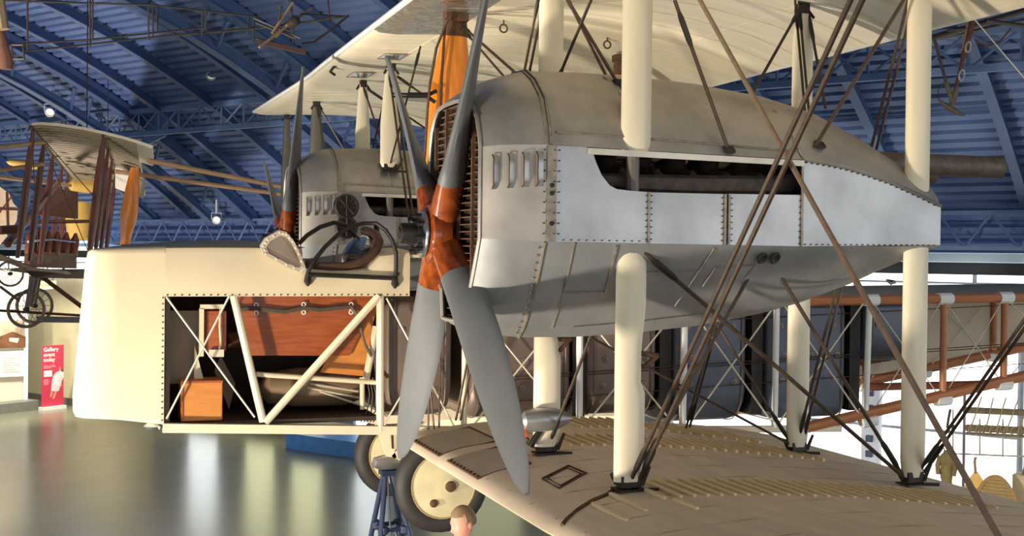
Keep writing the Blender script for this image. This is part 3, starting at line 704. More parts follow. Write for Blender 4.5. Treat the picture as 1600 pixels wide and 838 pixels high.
# longerons and posts
def post(name, p, q, r, m, lab=None, parent=PL): mb = MB(); mb.tube(p, q, r, n=10); return mb.build(name, m, parent, label=lab)
z0 = -1.305
for s in (-1, 1):
    mb = MB(); mb.bar((-1.31, s*.545, -1.283), (.8, s*.545, -1.39), .06, .06); mb.build('lower_longeron', cream_tube, PL, False)
    mb = MB(); mb.bar((.8, s*.545, -1.39), (4.0, s*.545, -1.50), .05, .05); mb.build('lower_longeron', cream_tube, PL, False)
y = -.55
post('frame_post', (-0.859,-0.55,-0.407), (-0.655,-0.55,-1.266), .027, cream_tube)
post('frame_post', (0.152,-0.55,-0.408), (0.161,-0.55,-1.364), .028, cream_tube)
post('frame_brace', (0.14,-0.56,-0.412), (-0.643,-0.56,-1.274), .027, cream_tube, 'thick cream diagonal brace')
post('frame_rail', (-0.698,-0.5,-0.947), (0.161,-0.5,-1.027), .018, cream_tube)
post('frame_post', (0.063,-0.4,-0.998), (0.066,-0.4,-1.227), .018, cream_tube)
post('frame_brace', (0.157,-0.42,-0.633), (0.087,-0.42,-1.006), .026, cream_tube)
for a, b in (((.26+.5, -.55), (.76, -.55)),):
    post('frame_post', (.78, -.55, -.42), (.78, -.55, -1.38), .022, cream_tube)
for px_t, px_b in ((906, 905), (1070, 1067), (1214, 1210), (1357, 1351)):
    pass
post('frame_post', (1.678,-0.55,-0.496), (1.685,-0.55,-1.417), .026, white_p); post('frame_post', (2.559,-0.55,-0.501), (2.551,-0.55,-1.451), .028, white_p)
post('frame_post', (3.381,-0.55,-0.413), (3.375,-0.55,-1.464), .026, white_p); post('frame_post', (4.264,-0.55,-0.435), (4.239,-0.55,-1.429), .026, white_p)
# thin cross wires of the fuselage bays
def wire(name, p, q, r, m=wire_m, lab=None): mb = MB(); mb.tube(p, q, r, n=6); return mb.build(name, m, PL, label=lab)
for p, q in (((-1.296,-0.57,-0.414), (-0.714,-0.57,-1.231)), ((-0.89,-0.57,-0.41), (-1.289,-0.57,-1.222)), ((0.193,-0.57,-0.426), (0.712,-0.57,-1.375)), ((0.72,-0.57,-0.445), (0.193,-0.57,-1.3)), ((0.886,-0.57,-0.538), (1.64,-0.57,-1.412)), ((1.627,-0.57,-0.448), (0.856,-0.57,-1.334)),
             ((1.701,-0.57,-0.543), (2.507,-0.57,-1.447)), ((2.493,-0.57,-0.509), (1.713,-0.57,-1.396)), ((2.592,-0.57,-0.5), (3.338,-0.57,-1.419)), ((3.324,-0.57,-0.524), (2.606,-0.57,-1.401)), ((3.405,-0.57,-0.453), (4.199,-0.57,-1.425)), ((4.206,-0.57,-0.455), (3.409,-0.57,-1.422))):
    wire('cross_wire', p, q, .007, pale_wire, 'thin pale cross wire')
# panels, boxes and gear inside the front bays
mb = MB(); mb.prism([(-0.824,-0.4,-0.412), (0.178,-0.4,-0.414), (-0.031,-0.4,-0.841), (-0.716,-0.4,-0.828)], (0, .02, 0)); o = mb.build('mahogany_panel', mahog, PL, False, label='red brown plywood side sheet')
for px in (401, 474, 547):
    pass
def clip(p):
    mb = MB(); p = V(p)
    for dz in (-.028, .028): mb.path([(p.x+.014*math.cos(a), p.y-.012, p.z+dz+.014*math.sin(a)) for a in [i*math.pi/4 for i in range(8)]], .005, 5, True)
    mb.box((p.x, p.y-.012, p.z), (.02, .012, .03)); mb.build('cable_clip', white_p, o, label='white cable clip')
clip((-0.69,-0.41,-0.505)); clip((-0.363,-0.41,-0.502)); clip((-0.027,-0.41,-0.504))
for dz in (-.008, .0, .008):
    mb = MB(); mb.path([V(p)+V((0, 0, dz)) for p in ((-0.831,-0.43,-0.499), (-0.796,-0.43,-0.508), (-0.693,-0.43,-0.5), (-0.605,-0.43,-0.513), (-0.495,-0.43,-0.527), (-0.366,-0.43,-0.501), (-0.25,-0.43,-0.515), (-0.137,-0.43,-0.503), (-0.032,-0.43,-0.494), (0.013,-0.44,-0.548), (0.039,-0.45,-0.652), (0.07,-0.46,-0.765), (0.113,-0.46,-0.839))], .008, 6); mb.build('cable', mat('cable_grey', (96, 84, 70), .6), o, label='grey wiring loom')
mb = MB(); mb.prism([(0.177,-0.37,-0.452), (0.079,-0.37,-0.993), (-0.234,-0.37,-0.958), (-0.144,-0.37,-0.792)], (0, .02, 0)); mb.build('sunlit_mahogany', plyw, PL, False, label='sunlit lower part of the mahogany sheet, coloured orange')  # same sheet as the mahogany; sunlight on its lower part is painted lighter
def cab_box(x0, x1, z0, z1, y0, y1, name, m, lab):
    mb = MB(); mb.box(((x0+x1)/2, (y0+y1)/2, (z0+z1)/2), (x1-x0, y1-y0, z1-z0)); o = mb.build(name, m, PL, False, label=lab); b = o.modifiers.new('bevel', 'BEVEL'); b.width = .008; b.segments = 2; return o
bx = cab_box(-1.19, -.92, -1.255, -.985, -.50, -.22, 'wooden_box', plyw, 'small orange wooden box on the bay floor')
mb = MB(); mb.bar((-1.19, -.505, -.99), (-.92, -.505, -.99), .01, .014); mb.bar((-1.185, -.505, -1.25), (-1.185, -.505, -.99), .01, .010); mb.build('box_edging', mahog, bx, False)
cb = cab_box(-1.02, -.88, -.80, -.52, -.34, -.10, 'wooden_locker', mahog, 'small red brown locker with a pale frame')
mb = MB(); mb.bar((-1.05, -.36, -.50), (-1.05, -.36, -.83), .03, .03); mb.bar((-1.06, -.36, -.49), (-.9, -.36, -.49), .03, .03); mb.bar((-1.0, -.37, -.81), (-.9, -.37, -.81), .02, .05); mb.path([(-.925, -.36, -.5), (-.93, -.37, -.62), (-.92, -.36, -.75), (-.935, -.36, -.8)], .008, 6); mb.build('locker_frame', cream_tube, cb, False, label='cream locker frame')
mb = MB(); mb.prism([(-1.06, -.30, -.52), (-1.06, -.30, -1.02), (-1.26, -.30, -1.02), (-1.26, -.30, -.52)], (0, .02, 0)); mb.build('seat_panel', mat('seat_panel_grey', (150, 134, 118), .7), PL, False, label='dull grey inner panel')
mb = MB(); mb.prism([(-1.092,-0.33,-0.757), (-1.031,-0.33,-0.987), (-1.094,-0.33,-0.985)], (0, .015, 0)); mb.build('gusset_plate', cream_tube, PL, False)
mb = MB(); mb.prism([(-0.902,-0.2,-0.842), (-0.799,-0.2,-1.042), (-0.842,-0.2,-1.221), (-0.945,-0.2,-0.949)], (0, .03, 0)); mb.build('seat_frame', mat('seat_grey', (110, 96, 84), .6), PL, False)
mb = MB(); secs = []
for x, r in ((-.62, .05), (-.56, .15), (-.35, .19), (0.0, .19), (.10, .14), (.13, .05)):
    secs.append([(x, -.1+r*math.cos(a), -1.09+r*.75*math.sin(a)) for a in [2*math.pi*j/16 for j in range(16)]])
mb.loft(secs); mb.build('oil_tank', mat('oil_tank_tan', (150, 126, 100), .5, .2), PL, label='brown rounded tank low in the bay')
for k, (a, b) in enumerate((((-0.311,-0.3,-1.072), (0.073,-0.28,-1.159)), ((-0.289,-0.3,-1.045), (0.063,-0.28,-1.112)), ((-0.22,-0.3,-1.102), (0.088,-0.28,-1.215)))): wire('control_rod', a, b, .008, pale_wire)
for k in range(5):
    x = .085+.022*k; mb = MB(); mb.path([(x+.01, -.40, -1.0), (x+.03, -.42, -1.12), (x+.01+.01*k, -.42, -1.24), (x-.03, -.4, -1.32)], .005, 5); mb.build('cable', mat('cable_grey', (96, 84, 70)), PL, label='hanging wiring')
mb = MB(); mb.path([(-.85, -.1, -.75), (-.5, .1, -.7), (-.2, 0, -.78), (.05, -.1, -.72)], [.05, .09, .10, .06], 10); mb.build('duct', mat('duct_brown', (120, 86, 66), .5, .2, .3, 10), PL, label='brown duct behind the panel')
# fuel tanks between the posts
def tank(x0, x1, zt, zb, hw=.47, r=.2, name='fuel_tank', lab='fuel tank in shaded dark slate', m=tank_shaded):
    mb = MB(); secs = []; n = 8
    xs = [x0, x0+.015, x0+.05, x0+.10, x1-.10, x1-.05, x1-.015, x1]; ks = [.86, .93, .98, 1, 1, .98, .93, .86]
    for x, k in zip(xs, ks):
        secs.append([(x, p[1]*k, (p[2]-(zt+zb)/2)*k+(zt+zb)/2) for p in fus_ring(x, hw, zt, zb, .06, r)])
    mb.loft(secs); o = mb.build(name, m, PL, True, 40, lab)
    for x in (x0+.06, x1-.06):
        m2 = MB(); m2.path([(p[0], p[1]*1.0, p[2]) for p in fus_ring(x, hw+.003, zt+.003, zb-.003, .06, r)], .006, 5, True); m2.build('tank_seam', mat('tank_seam', (130, 118, 110), .5, .3), o)
    nb = max(2, int((x1-x0)/.24))
    for i in range(nb):
        for z in (-.66, -.9, -1.1):
            if zb+.1 < z < zt-.1:
                m2 = MB(); m2.lathe([(.03, 0), (.026, .008), (.012, .010), (.010, .018), (0, .02)], (x0+.13+(x1-x0-.26)*i/max(1, nb-1)+.03*math.sin(z*20), -hw, z), (0, -1, 0), 10); m2.build('tank_boss', mat('tank_seam', (130, 118, 110)), o)
    return o
for a_ in ((.22, .72, -.45, -1.30, .47, .22), (.86, 1.66, -.45, -1.33), (1.78, 2.38, -.46, -1.34)): tank(*a_, lab='fuel tank in lit brownish grey', m=tank_lit)
tank(2.52, 3.18, -.46, -1.43, .47, .24); tank(3.36, 4.12, -.47, -1.42, .47, .10)
tank(4.30, 4.86, -.47, -.98, .47, .25, lab='short round-bottomed tank in shaded slate')
# dark fairing boards between tanks
for x in (1.72, 2.45, 3.27, 4.2): MB().box((x, -.2, -.92), (.10, .5, .9)).build('bay_bulkhead', black_m, PL, False)
# stringer cords along the tanks
for z in (-.62, -.98, -1.14): wire('control_cable', (.9, -.52, z-.06), (8.4, -.50, z+.22), .004, wire_m)
wire('control_cable', (.9, -.52, -1.02), (8.4, -.50, -.74), .004, wire_m)
# rear fuselage: brown longerons, posts, far fabric side and deck
ZU = lambda x: -.455+(x-4.0)*.012
ZL = lambda x: -1.432+(x-4.25)*.17
for s in (-1, 1):
    mb = MB(); mb.tube((3.5, s*.55, ZU(3.5)), (9, s*.48, ZU(9)), .042, n=10); mb.build('upper_longeron', longeron_m, PL, label='varnished brown upper longeron')
    mb = MB(); mb.tube((3.6, s*.55, -1.49), (9, s*.48, ZL(9)), .045, n=10); mb.build('lower_longeron', longeron_m, PL, label='varnished brown lower longeron')
    for x in (5.03, 5.68, 6.5, 7.4):
        yy = s*(.55-.07*(x-3.5)/5.5)
        o = post('frame_post', (x, yy, ZU(x)), (x, yy, ZL(x)+.0), .030, longeron_m, 'varnished brown upright')
        for z in (ZU(x), ZL(x)): MB().lathe([(.05, -.07), (.052, -.03), (.05, .07)], (x, yy, z), (1, 0, .02), 10).build('joint_socket', white_p, o, label='white joint socket')
    o = MB().lathe([(.05, -.07), (.05, .07)], (4.27, s*.545, ZU(4.27)), (1, 0, .02), 10).build('joint_socket', white_p, PL, label='white joint socket')
    MB().lathe([(.05, -.07), (.05, .07)], (4.27, s*.545, ZL(4.27)-.02), (1, 0, .17), 10).build('joint_socket', white_p, PL, label='white joint socket')
mb = MB(); mb.loft([[(x, .53, ZU(x)), (x, .53, ZL(x)+.06), (x, .545, ZL(x)+.06), (x, .545, ZU(x))] for x in (4.3, 5.5, 7, 9)]); mb.build('fabric_side', inner_linen, PL, False, label='pale linen on the far fuselage side')
mb = MB(); mb.loft([[(x, -.53, ZU(x)+.03), (x, -.4, ZU(x)+.075), (x, 0, ZU(x)+.10), (x, .4, ZU(x)+.075), (x, .53, ZU(x)+.03), (x, .4, ZU(x)+.04), (x, 0, ZU(x)+.06), (x, -.4, ZU(x)+.04)] for x in (3.3, 4.2, 5.2, 6.5, 9)]); o = mb.build('deck', deck_grey, PL, True, 40, 'greenish grey rear deck')
mb = MB(); mb.prism([(6.684,2.406,-0.37), (6.193,1.597,-0.37), (5.577,0.883,-0.37)], (0, 0, .03)); mb.build('deck_slot', black_m, o, False)
for x0, x1 in ((5.03, 5.68), (5.68, 6.5), (4.3, 5.03)):
    for a, b in ((1, 0), (0, 1)):
        za, zb = (ZU(x0), ZL(x1)) if a else (ZL(x0), ZU(x1))
        wire('cross_wire', (x0, -.52, za), (x1, -.52, zb), .005, pale_wire); wire('cross_wire', (x0, .5, za), (x1, .5, zb), .004, pale_wire)
mb = MB(); mb.tube((5.0, .5, ZL(5.0)), (5.7, -.5, ZL(5.7)), .035); mb.tube((4.5, .52, -1.12), (5.3, .52, -1.03), .04); mb.build('cross_member', mat('dark_brown_beam', (104, 58, 40), .5), PL, label='dark brown cross member')
# tail unit, out of the frame on the right but part of the aeroplane: rear cone
mb = MB(); mb.loft([fus_ring(9, .49, ZU(9)+.05, ZL(9), .05, .05), fus_ring(11, .2, -.4, -.65, .05, .05)]); mb.build('tail_cone', inner_linen, PL, True, 40)

# ---- cockpit: windscreen, padded rim, guard hoops, fairing
def quad(pts): return MB().prism(pts, (0, .012, 0))
ws = [(-0.692,-0.59,-0.068), (-0.659,-0.59,-0.016), (-0.565,-0.59,0.038), (-0.513,-0.59,0.026), (-0.464,-0.59,-0.03), (-0.415,-0.59,-0.126), (-0.372,-0.6,-0.239), (-0.394,-0.6,-0.257), (-0.512,-0.6,-0.21), (-0.672,-0.6,-0.128)]
cxx = V((0, 0, 0))
for p in ws: cxx += V(p)/len(ws)
inn = [cxx+(V(p)-cxx)*.74 for p in ws]
mb = MB(); n_ = len(ws); vs = [V(p) for p in ws]+inn; off = V((0, .014, 0)); vs2 = vs+[p+off for p in vs]; k = 2*n_; fs = []
for i in range(n_):
    j = (i+1) % n_; fs += [(i, j, n_+j, n_+i), (k+i, k+n_+i, k+n_+j, k+j), (i, k+i, k+j, j), (n_+i, n_+j, k+n_+j, k+n_+i)]
mb.add(vs2, fs); wsf = mb.build('windscreen', mat('windscreen_frame', (206, 192, 170), .5, .1), PL, False, label='riveted pale windscreen frame')
MB().prism([p+V((0, .004, 0)) for p in inn], (0, .006, 0)).build('pane', mat('dim_pane', (132, 116, 104), .12, 0, .25, 5), wsf, False, label='dim brown side pane')
mb = MB()
for i in range(n_):
    a, b = (V(ws[i])+inn[i])/2, (V(ws[(i+1) % n_])+inn[(i+1) % n_])/2
    for t in (0, .5): mb.box(a+(b-a)*t+V((0, -.003, 0)), (.009, .008, .009))
mb.build('rivet', white_p, wsf, False, kind='stuff')
mb = MB(); mb.prism([(-0.657,-0.58,-0.02), (-0.563,-0.58,0.034), (-0.435,0.5,0.046), (-0.532,0.5,-0.015)], (0.01, 0, .01)); mb.build('pane', mat('dim_pane', (132, 116, 104)), wsf, False)
guard = dark_metal
mb = MB(); mb.path([(-0.371,-0.595,-0.309), (-0.368,-0.6,-0.248), (-0.329,-0.6,-0.169), (-0.247,-0.58,-0.071), (-0.152,-0.55,0.014), (-0.057,-0.52,0.074), (0.039,-0.5,0.099), (0.126,-0.52,0.1), (0.188,-0.55,0.051), (0.228,-0.58,-0.02), (0.251,-0.6,-0.11), (0.252,-0.6,-0.218), (0.245,-0.595,-0.312)], .015, 8); gd = mb.build('cockpit_guard', guard, PL, label='dark tubular hoop beside the cockpit')
mb = MB(); mb.tube((-.365, -.605, -.262), (.245, -.605, -.285), .016); mb.build('guard_rail', guard, gd)
mb = MB(); mb.path([(-0.277,0.3,-0.047), (-0.214,0.3,0.018), (-0.117,0.3,0.082), (-0.009,0.3,0.119), (0.08,0.3,0.101), (0.146,0.3,0.033), (0.181,0.3,-0.026), (0.212,0.3,-0.109)], .017, 8); mb.build('hoop', guard, gd)
for p in ((-0.366,-0.59,-0.292), (0.247,-0.59,-0.308)): MB().lathe([(.008, -.05), (.028, -.02), (.02, .03)], p, (0, 0, 1), 10).build('guard_foot', guard, gd)
for a, b, r in (((0.352,-0.45,-0.192), (0.253,-0.6,-0.272), .012), ((-0.025,-0.2,0.09), (0.048,-0.3,-0.003), .008), ((0.226,-0.1,0.096), (0.237,-0.1,-0.036), .02)): MB().tube(a, b, r).build('guard_stay', guard, gd)
mb = MB(); mb.path([(-0.373,-0.5,-0.201), (-0.27,-0.52,-0.209), (-0.092,-0.53,-0.208), (-0.002,-0.53,-0.18), (0.073,-0.52,-0.139), (0.135,-0.49,-0.084), (0.165,-0.44,-0.029), (0.16,-0.38,0.017), (0.134,-0.25,0.045), (0.162,0,0.059), (0.208,0.2,0.053)], .034, 10); mb.build('cockpit_coaming', leather, PL, label='brown padded cockpit rim')
mb = MB(); secs = []
for x, k in ((-.03, .3), (.0, .75), (.05, 1), (.10, .95), (.14, .6)):
    secs.append([(x+.06*math.sin(a)*k, -.22+.22*k*math.cos(a), -.09+.12*k*math.sin(a)) for a in [2*math.pi*j/20 for j in range(20)]])
mb.loft(secs); mb.build('headrest', chrome, PL, label='shiny bluish headrest fairing')
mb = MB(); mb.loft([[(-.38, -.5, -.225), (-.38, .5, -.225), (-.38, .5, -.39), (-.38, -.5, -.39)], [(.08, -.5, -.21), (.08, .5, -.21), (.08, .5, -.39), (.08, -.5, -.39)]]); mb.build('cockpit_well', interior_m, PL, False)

# ---- undercarriage: two wheels per engine
def wheel(x, y, z, label, big=True):
    r, w = .45, .19
    mb = MB(); n = 36; rr = .095
    secs = []
    for i in range(n):
        a = 2*math.pi*i/n; secs.append([(x+(r-rr+rr*math.cos(b))*math.cos(a), y+w/2*math.sin(b)*.95, z+(r-rr+rr*math.cos(b))*math.sin(a)) for b in [2*math.pi*j/14 for j in range(14)]])
    secs.append(secs[0]); mb.loft(secs, caps=False); o = mb.build('wheel', tyre_m, PL, label=label)
    mb = MB(); mb.lathe([(.0, -.115), (.08, -.11), (.315, -.07), (.325, 0), (.315, .07), (.08, .11), (0, .115)], (x, y, z), (0, 1, 0), 36); mb.build('wheel_disc', disc_m, o, label='beige canvas wheel disc')
    mb = MB(); mb.path([(x+.305*math.cos(a), y-.075, z+.305*math.sin(a)) for a in [2*math.pi*i/30 for i in range(30)]], .008, 5, True); mb.build('disc_rim', mat('disc_rim', (170, 152, 110), .6), o)
    for dx, dz, rr_ in ((.055, -.005, .052), (-.10, -.155, .037)):
        mb = MB(); mb.lathe([(rr_*1.25, 0), (rr_*1.2, .004)], (x+dx, y-(.112 if dx > 0 else .092), z+dz), (0, -1, 0), 16); mb.build('cap_surround', mat('cap_surround', (216, 200, 156), .6), o)
        mb = MB(); mb.lathe([(rr_, .0), (rr_, .012), (rr_*.8, .03), (0, .038)], (x+dx, y-(.114 if dx > 0 else .094), z+dz), (0, -1, 0), 16); mb.build('hub_cap', rust, o, label='dark round cap')
    return o
for yc in (YE, -YE):
    lab = ('wheel under the far engine' if yc > 0 else 'wheel under the near engine')
    wheel(1.318, yc-.765, -2.245, 'nearer black tyred '+lab)
    wheel(1.27, yc+.72, -2.20, 'further black tyred '+lab)
    mb = MB(); mb.lathe([(.0, -.16), (.05, -.15), (.075, -.06), (.08, .0), (.075, .06), (.05, .15), (0, .16)], (1.0, yc-.02, -2.16), (1, .2, -.1), 16); mb.build('axle_fairing', alu, PL, label='silver axle fairing')
    mb = MB(); mb.path([(1.318, yc-.7, -2.245), (1.2, yc-.2, -2.18), (1.27, yc+.7, -2.20)], .035, 8); mb.build('axle', dark_metal, PL)
    for dx, tx, m_ in ((.0, -.05, cream_tube), (.02, .9, cream_tube)):
        mb = MB(); mb.bar((1.03+dx, yc-.04, -2.12), (.85+tx, yc-.04, -1.47), .05, .09, (1, 0, 0)); mb.build('undercarriage_strut', m_, PL, False)
    for a in (-.5, .5): wire('undercarriage_wire', (1.05, yc, -2.08), (.9, yc+a, -1.48), .012, wire_m)
# ---- wind driven pump on the inner front strut
pp = V((0.792,-2.05,-1.102))
mb = MB(); mb.lathe([(.0, -.135), (.03, -.13), (.055, -.11), (.072, -.05), (.074, .02), (.062, .10), (.038, .16), (.012, .195), (0, .20)], pp, (1, -.05, .02), 20); gp = mb.build('air_pump', alu, PL, label='small silver teardrop air pump on the strut')
mb = MB(); mb.path([pp+V((0, 0, -.06)), pp+V((-.04, 0, -.11)), pp+V((-.06, .02, -.16))], .02, 7); mb.path([pp+V((-.10, .02, -.27)), pp+V((-.16, .0, -.20)), pp+V((-.2, 0, -.26))], .012, 6); mb.path([pp+V((-.11, -.06, -.1)), pp+V((-.13, -.02, -.17)), pp+V((-.09, 0, -.22))], .012, 6); mb.build('pump_bracket', dark_metal, gp)
MB().lathe([(.0, -.02), (.022, -.015), (.022, .02)], pp+V((-.145, .01, 0)), (1, 0, 0), 10).build('pump_hub', chrome, gp)
for a, b in ((100, .19), (-72, .17)):
    mb = MB(); q = pp+V((-.15, .01, 0)); secs = []
    for i in range(9):
        r = .015+b*i/8; c = (.006 if a > 0 else .014)+(.010 if a > 0 else .036)*math.sin(math.pi*min(1, (i+1)/9)**1.2); d = V((.18*math.sin(R(a))*-1, math.cos(R(a))*.3, math.sin(R(a)))); d.normalize(); t = d.cross(V((.5, .8, 0))).normalized(); nn = d.cross(t)
        secs.append([q+d*r+t*c/1.0*math.cos(w)+nn*.008*math.sin(w) for w in [2*math.pi*j/8 for j in range(8)]])
    mb.loft(secs); mb.build('pump_blade', red_m, gp, label='red pump blade')

# ---- bracing wires
B = []
def brace(p, q, n=1, r=.009, gap=.028, lab=None, m=wire_m):
    p, q = V(p), V(q); d = (q-p).normalized(); s = d.cross(V((0, 1, 0))).normalized()*gap/2
    for k in range(n):
        o = s*(2*k-1) if n == 2 else V((0, 0, 0))
        mb = MB(); mb.tube(p+o, q+o, r, n=6); w = mb.build('bracing_wire', m, PL, label=lab)
        m2 = MB(); L = (q-p).length; m2.path([p+o+d*.06, p+o+d*.10, p+o+d*.22, p+o+d*.26], [r*.9, r*1.5, r*1.5, r*.9], 6); m2.build('turnbuckle', dark_metal, w)
FOb, FIb, ROb, RIb = (XF+.03, no-.02, lowz(XF, no)+.06), (XF+.02, ni, lowz(XF, ni)+.06), (XR-.06, no, lowz(XR, no)+.06), (XR-.04, ni, lowz(XR, ni)+.06)
FOt, FIt, ROt, RIt = (XF, no, 1.60), (XF, ni, 1.60), (XR, no, 1.57), (XR, ni, 1.57)
brace(FOb, (XF, -5.72, upz(XF, -5.72)-.06), 2, .012, .05)
brace((XR+.06, no, lowz(XR, no)+.08), (XR, -5.72, upz(XR, -5.72)-.06), 2, .009, .04)
brace((XF+.12, no-.06, 1.56), (XF+.06, -5.9, lowz(XF, -5.9)+.06), 1, .0115, .028, 'long pale brown wire slanting down outside the nacelle', mat('landing_wire_brown', (146, 122, 102), .5, .2, .15, 30))
brace((XF+.05, no-.03, -.08), ROb, 1, .012)
brace((XF+.05, ni-.03, -.50), RIb, 1, .009)
brace(FIb, (XF-.05, no+.05, -.15), 1, .010)
brace((RIb[0]+.06, ni, RIb[2]), ROt, 2, .009, .04)
brace(RIb, (2.064,-1.9,-0.539), 1, .010); brace((2.248,-1.2,-1.327), (2.06,-1.9,-0.552), 2, .009, .03)
brace((XR, no-.06, 1.57), (1.92,-3.19,0.496), 1, .011); brace(FOb, (1.638,-3.08,-0.134), 1, .011)
brace((1.031,-3.24,1.21), (1.355,-3.23,0.473), 1, .010); brace(ROb, (1.731,-3.08,-0.133), 1, .011)
brace(FIt, (XF, no+.06, .70), 1, .010); brace((XF, ni, .85), (FOt[0]-.05, FOt[1], FOt[2]+.05), 1, .010)
brace((XF-.04, ni, 1.58), (.72, -.60, -1.30), 2, .009, .035)
brace(RIt, (1.905,-2.5,0.807), 1, .010); brace((XR-.05, ni, 1.58), (2.35, -2.5, .62), 2, .008, .03)
brace((XF+.03, ni, 1.58), (1.052,-2.4,0.902), 1, .009)
brace((.72, -.52, 1.55), (XF-.05, ni-.3, .72), 1, .010); brace((.74, -.52, 1.52), (.75, -1.9, .80), 1, .008)
brace((XR+.03, ni, 1.55), (2.67,-2.2,0.853), 1, .009)
brace((2.526,-3.1,1.29), (2.68,-2.7,0.748), 2, .008, .04) if False else None
# far side
brace((XF, fi, 1.58), (XF+.05, fo, .68), 1, .010); brace((XF, fo, 1.58), (XF, fi, .68), 1, .010); brace((.72, .52, 1.55), (XF, fi, .7), 1, .009)
brace((XF, fi, 1.58), (.72, .6, -.1), 2, .010, .04); brace((.85, 5.7, 1.70), (XF, fo, -1.2), 1, .012); brace((XF, fo, 1.58), (XR, fo, .5), 1, .010); brace((XF, fi, 1.56), (XR, fi, .45), 1, .010); brace((.85, 5.7, 1.7), (XR, 5.7, -1.2), 1, .010)
for px in (((0.479,-0.45,-0.127), (0.441,-0.45,0.351)),): brace(px[0], px[1], 1, .009)
for a, b in (((0.488,-0.6,-0.852), (0.545,-0.62,-1.443)), ((0.512,-0.6,-0.489), (0.498,-0.6,-1.362)), ((0.578,-0.6,-0.443), (0.578,-0.6,-1.365))): wire('control_cable', a, b, .007, wire_m)

# ================================================================== OTHER THINGS
# ---- blue trestle under the far axle
t = thing('trestle_stand', (1.0, 2.55, FLOOR), 'blue tubular trestle holding up the axle of the far wheels', 'stand')
top = V((1.0, 2.55, -2.27)); feet = [V((.72, 2.1, FLOOR)), V((1.52, 2.1, FLOOR)), V((.72, 3.1, FLOOR)), V((1.52, 3.1, FLOOR))]
for f in feet:
    d = V((.06 if f.x > 1 else -.06, .06 if f.y > 2.5 else -.06, 0))
    mb = MB(); mb.tube(top+d*.6, f, .026, n=10); mb.build('leg', stand_blue, t)
    mb = MB(); mb.lathe([(0, 0), (.06, 0), (.06, .012), (.04, .03), (.036, .12), (0, .12)], f, (0, 0, 1), 12); mb.build('foot', stand_blue, t)
mid = [top+(f-top)*.27 for f in feet]
for a, b in ((0, 1), (1, 3), (3, 2), (2, 0)):
    mb = MB(); mb.tube(mid[a], mid[b], .022, n=8); mb.build('cross_bar', stand_blue, t)
    mb = MB(); mb.tube((mid[a]+mid[b])/2, feet[b]*.55+mid[b]*.45, .012, n=6); mb.build('brace', stand_blue, t)
for m_ in mid: MB().lathe([(.02, -.05), (.05, -.03), (.05, .03), (.02, .05)], m_, (0, 0, 1), 10).build('joint', stand_blue, t)
MB().box((1.0, 2.55, -2.25), (.16, .16, .05)).build('saddle', stand_blue, t, False)
mb = MB(); mb.tube((.98, 2.5, -2.28), (1.02, 2.25, FLOOR+.3), .010, n=6); mb.build('tie_rod', stand_blue, t)

# ---- person walking past under the wheel
def skin(name, nodes, edges, m, parent, sub=2, root=0):
    me = bpy.data.meshes.new(name+'_cage'); me.from_pydata([n[0] for n in nodes], edges, [])
    o = bpy.data.objects.new(name+'_cage', me); COL.objects.link(o)
    sk = o.modifiers.new('skin', 'SKIN'); o.modifiers.new('sub', 'SUBSURF').levels = sub
    for i, n in enumerate(nodes):
        r = n[1]; me.skin_vertices[0].data[i].radius = r if isinstance(r, tuple) else (r, r)
        me.skin_vertices[0].data[i].use_root = (i == root)
    dg = bpy.context.evaluated_depsgraph_get(); ev = o.evaluated_get(dg); nm = bpy.data.meshes.new_from_object(ev); nm.name = name
    bpy.data.objects.remove(o); bpy.data.meshes.remove(me)
    nm.materials.clear(); nm.materials.append(m); nm.polygons.foreach_set('use_smooth', [True]*len(nm.polygons))
    return link(name, nm, parent)
skin_m = mat('skin', (222, 160, 140), .55, 0, .05, 12); hair_m = mat('hair_brown_grey', (136, 112, 84), .7, 0, .25, 50, (1, 1, 3)); shirt_m = mat('white_shirt', (236, 234, 236), .7, 0, .03, 8)
hd = V((1.128,0.528,-2.317))                 # head centre
FWD = V((-.9, -.3, 0)).normalized(); SIDE = V((-FWD.y, FWD.x, 0))        # walks to the left
gx, gz = hd.x+.05, FLOOR
pn = thing('person', (gx, hd.y, FLOOR), 'person with short brown hair and a white shirt walking left below the wheel', 'person')
def B3(f, s, z): return V((gx, hd.y, FLOOR))+FWD*f+SIDE*s+V((0, 0, z))
HS = hd.z-FLOOR; k = HS/1.64            # scale so that the head sits where it does
def N(f, s, z, r): return (B3(f*k, s*k, z*k), r*k if not isinstance(r, tuple) else (r[0]*k, r[1]*k))
nodes = [N(-.02, 0, .95, (.15, .11)), N(-.01, 0, 1.12, (.14, .10)), N(.0, 0, 1.30, (.16, .11)), N(.0, 0, 1.42, (.12, .09)), N(.03, 0, 1.49, .055), N(.05, 0, 1.55, .06),
 N(0, .18, 1.40, .055), N(-.10, .22, 1.13, .042), N(.02, .24, .90, .032), N(.05, .24, .83, .035),
 N(0, -.18, 1.40, .055), N(.12, -.22, 1.14, .042), N(.28, -.22, .98, .032), N(.34, -.22, .95, .035),
 N(0, .09, .88, .09), N(.16, .09, .50, .062), N(.12, .09, .09, .042), N(.25, .09, .05, .035),
 N(0, -.09, .88, .09), N(-.10, -.09, .49, .062), N(-.30, -.09, .13, .042), N(-.20, -.09, .04, .035)]
edges = [(0, 1), (1, 2), (2, 3), (3, 4), (4, 5), (3, 6), (6, 7), (7, 8), (8, 9), (3, 10), (10, 11), (11, 12), (12, 13), (0, 14), (14, 15), (15, 16), (16, 17), (0, 18), (18, 19), (19, 20), (20, 21)]
body = skin('body', nodes, edges, skin_m, pn)
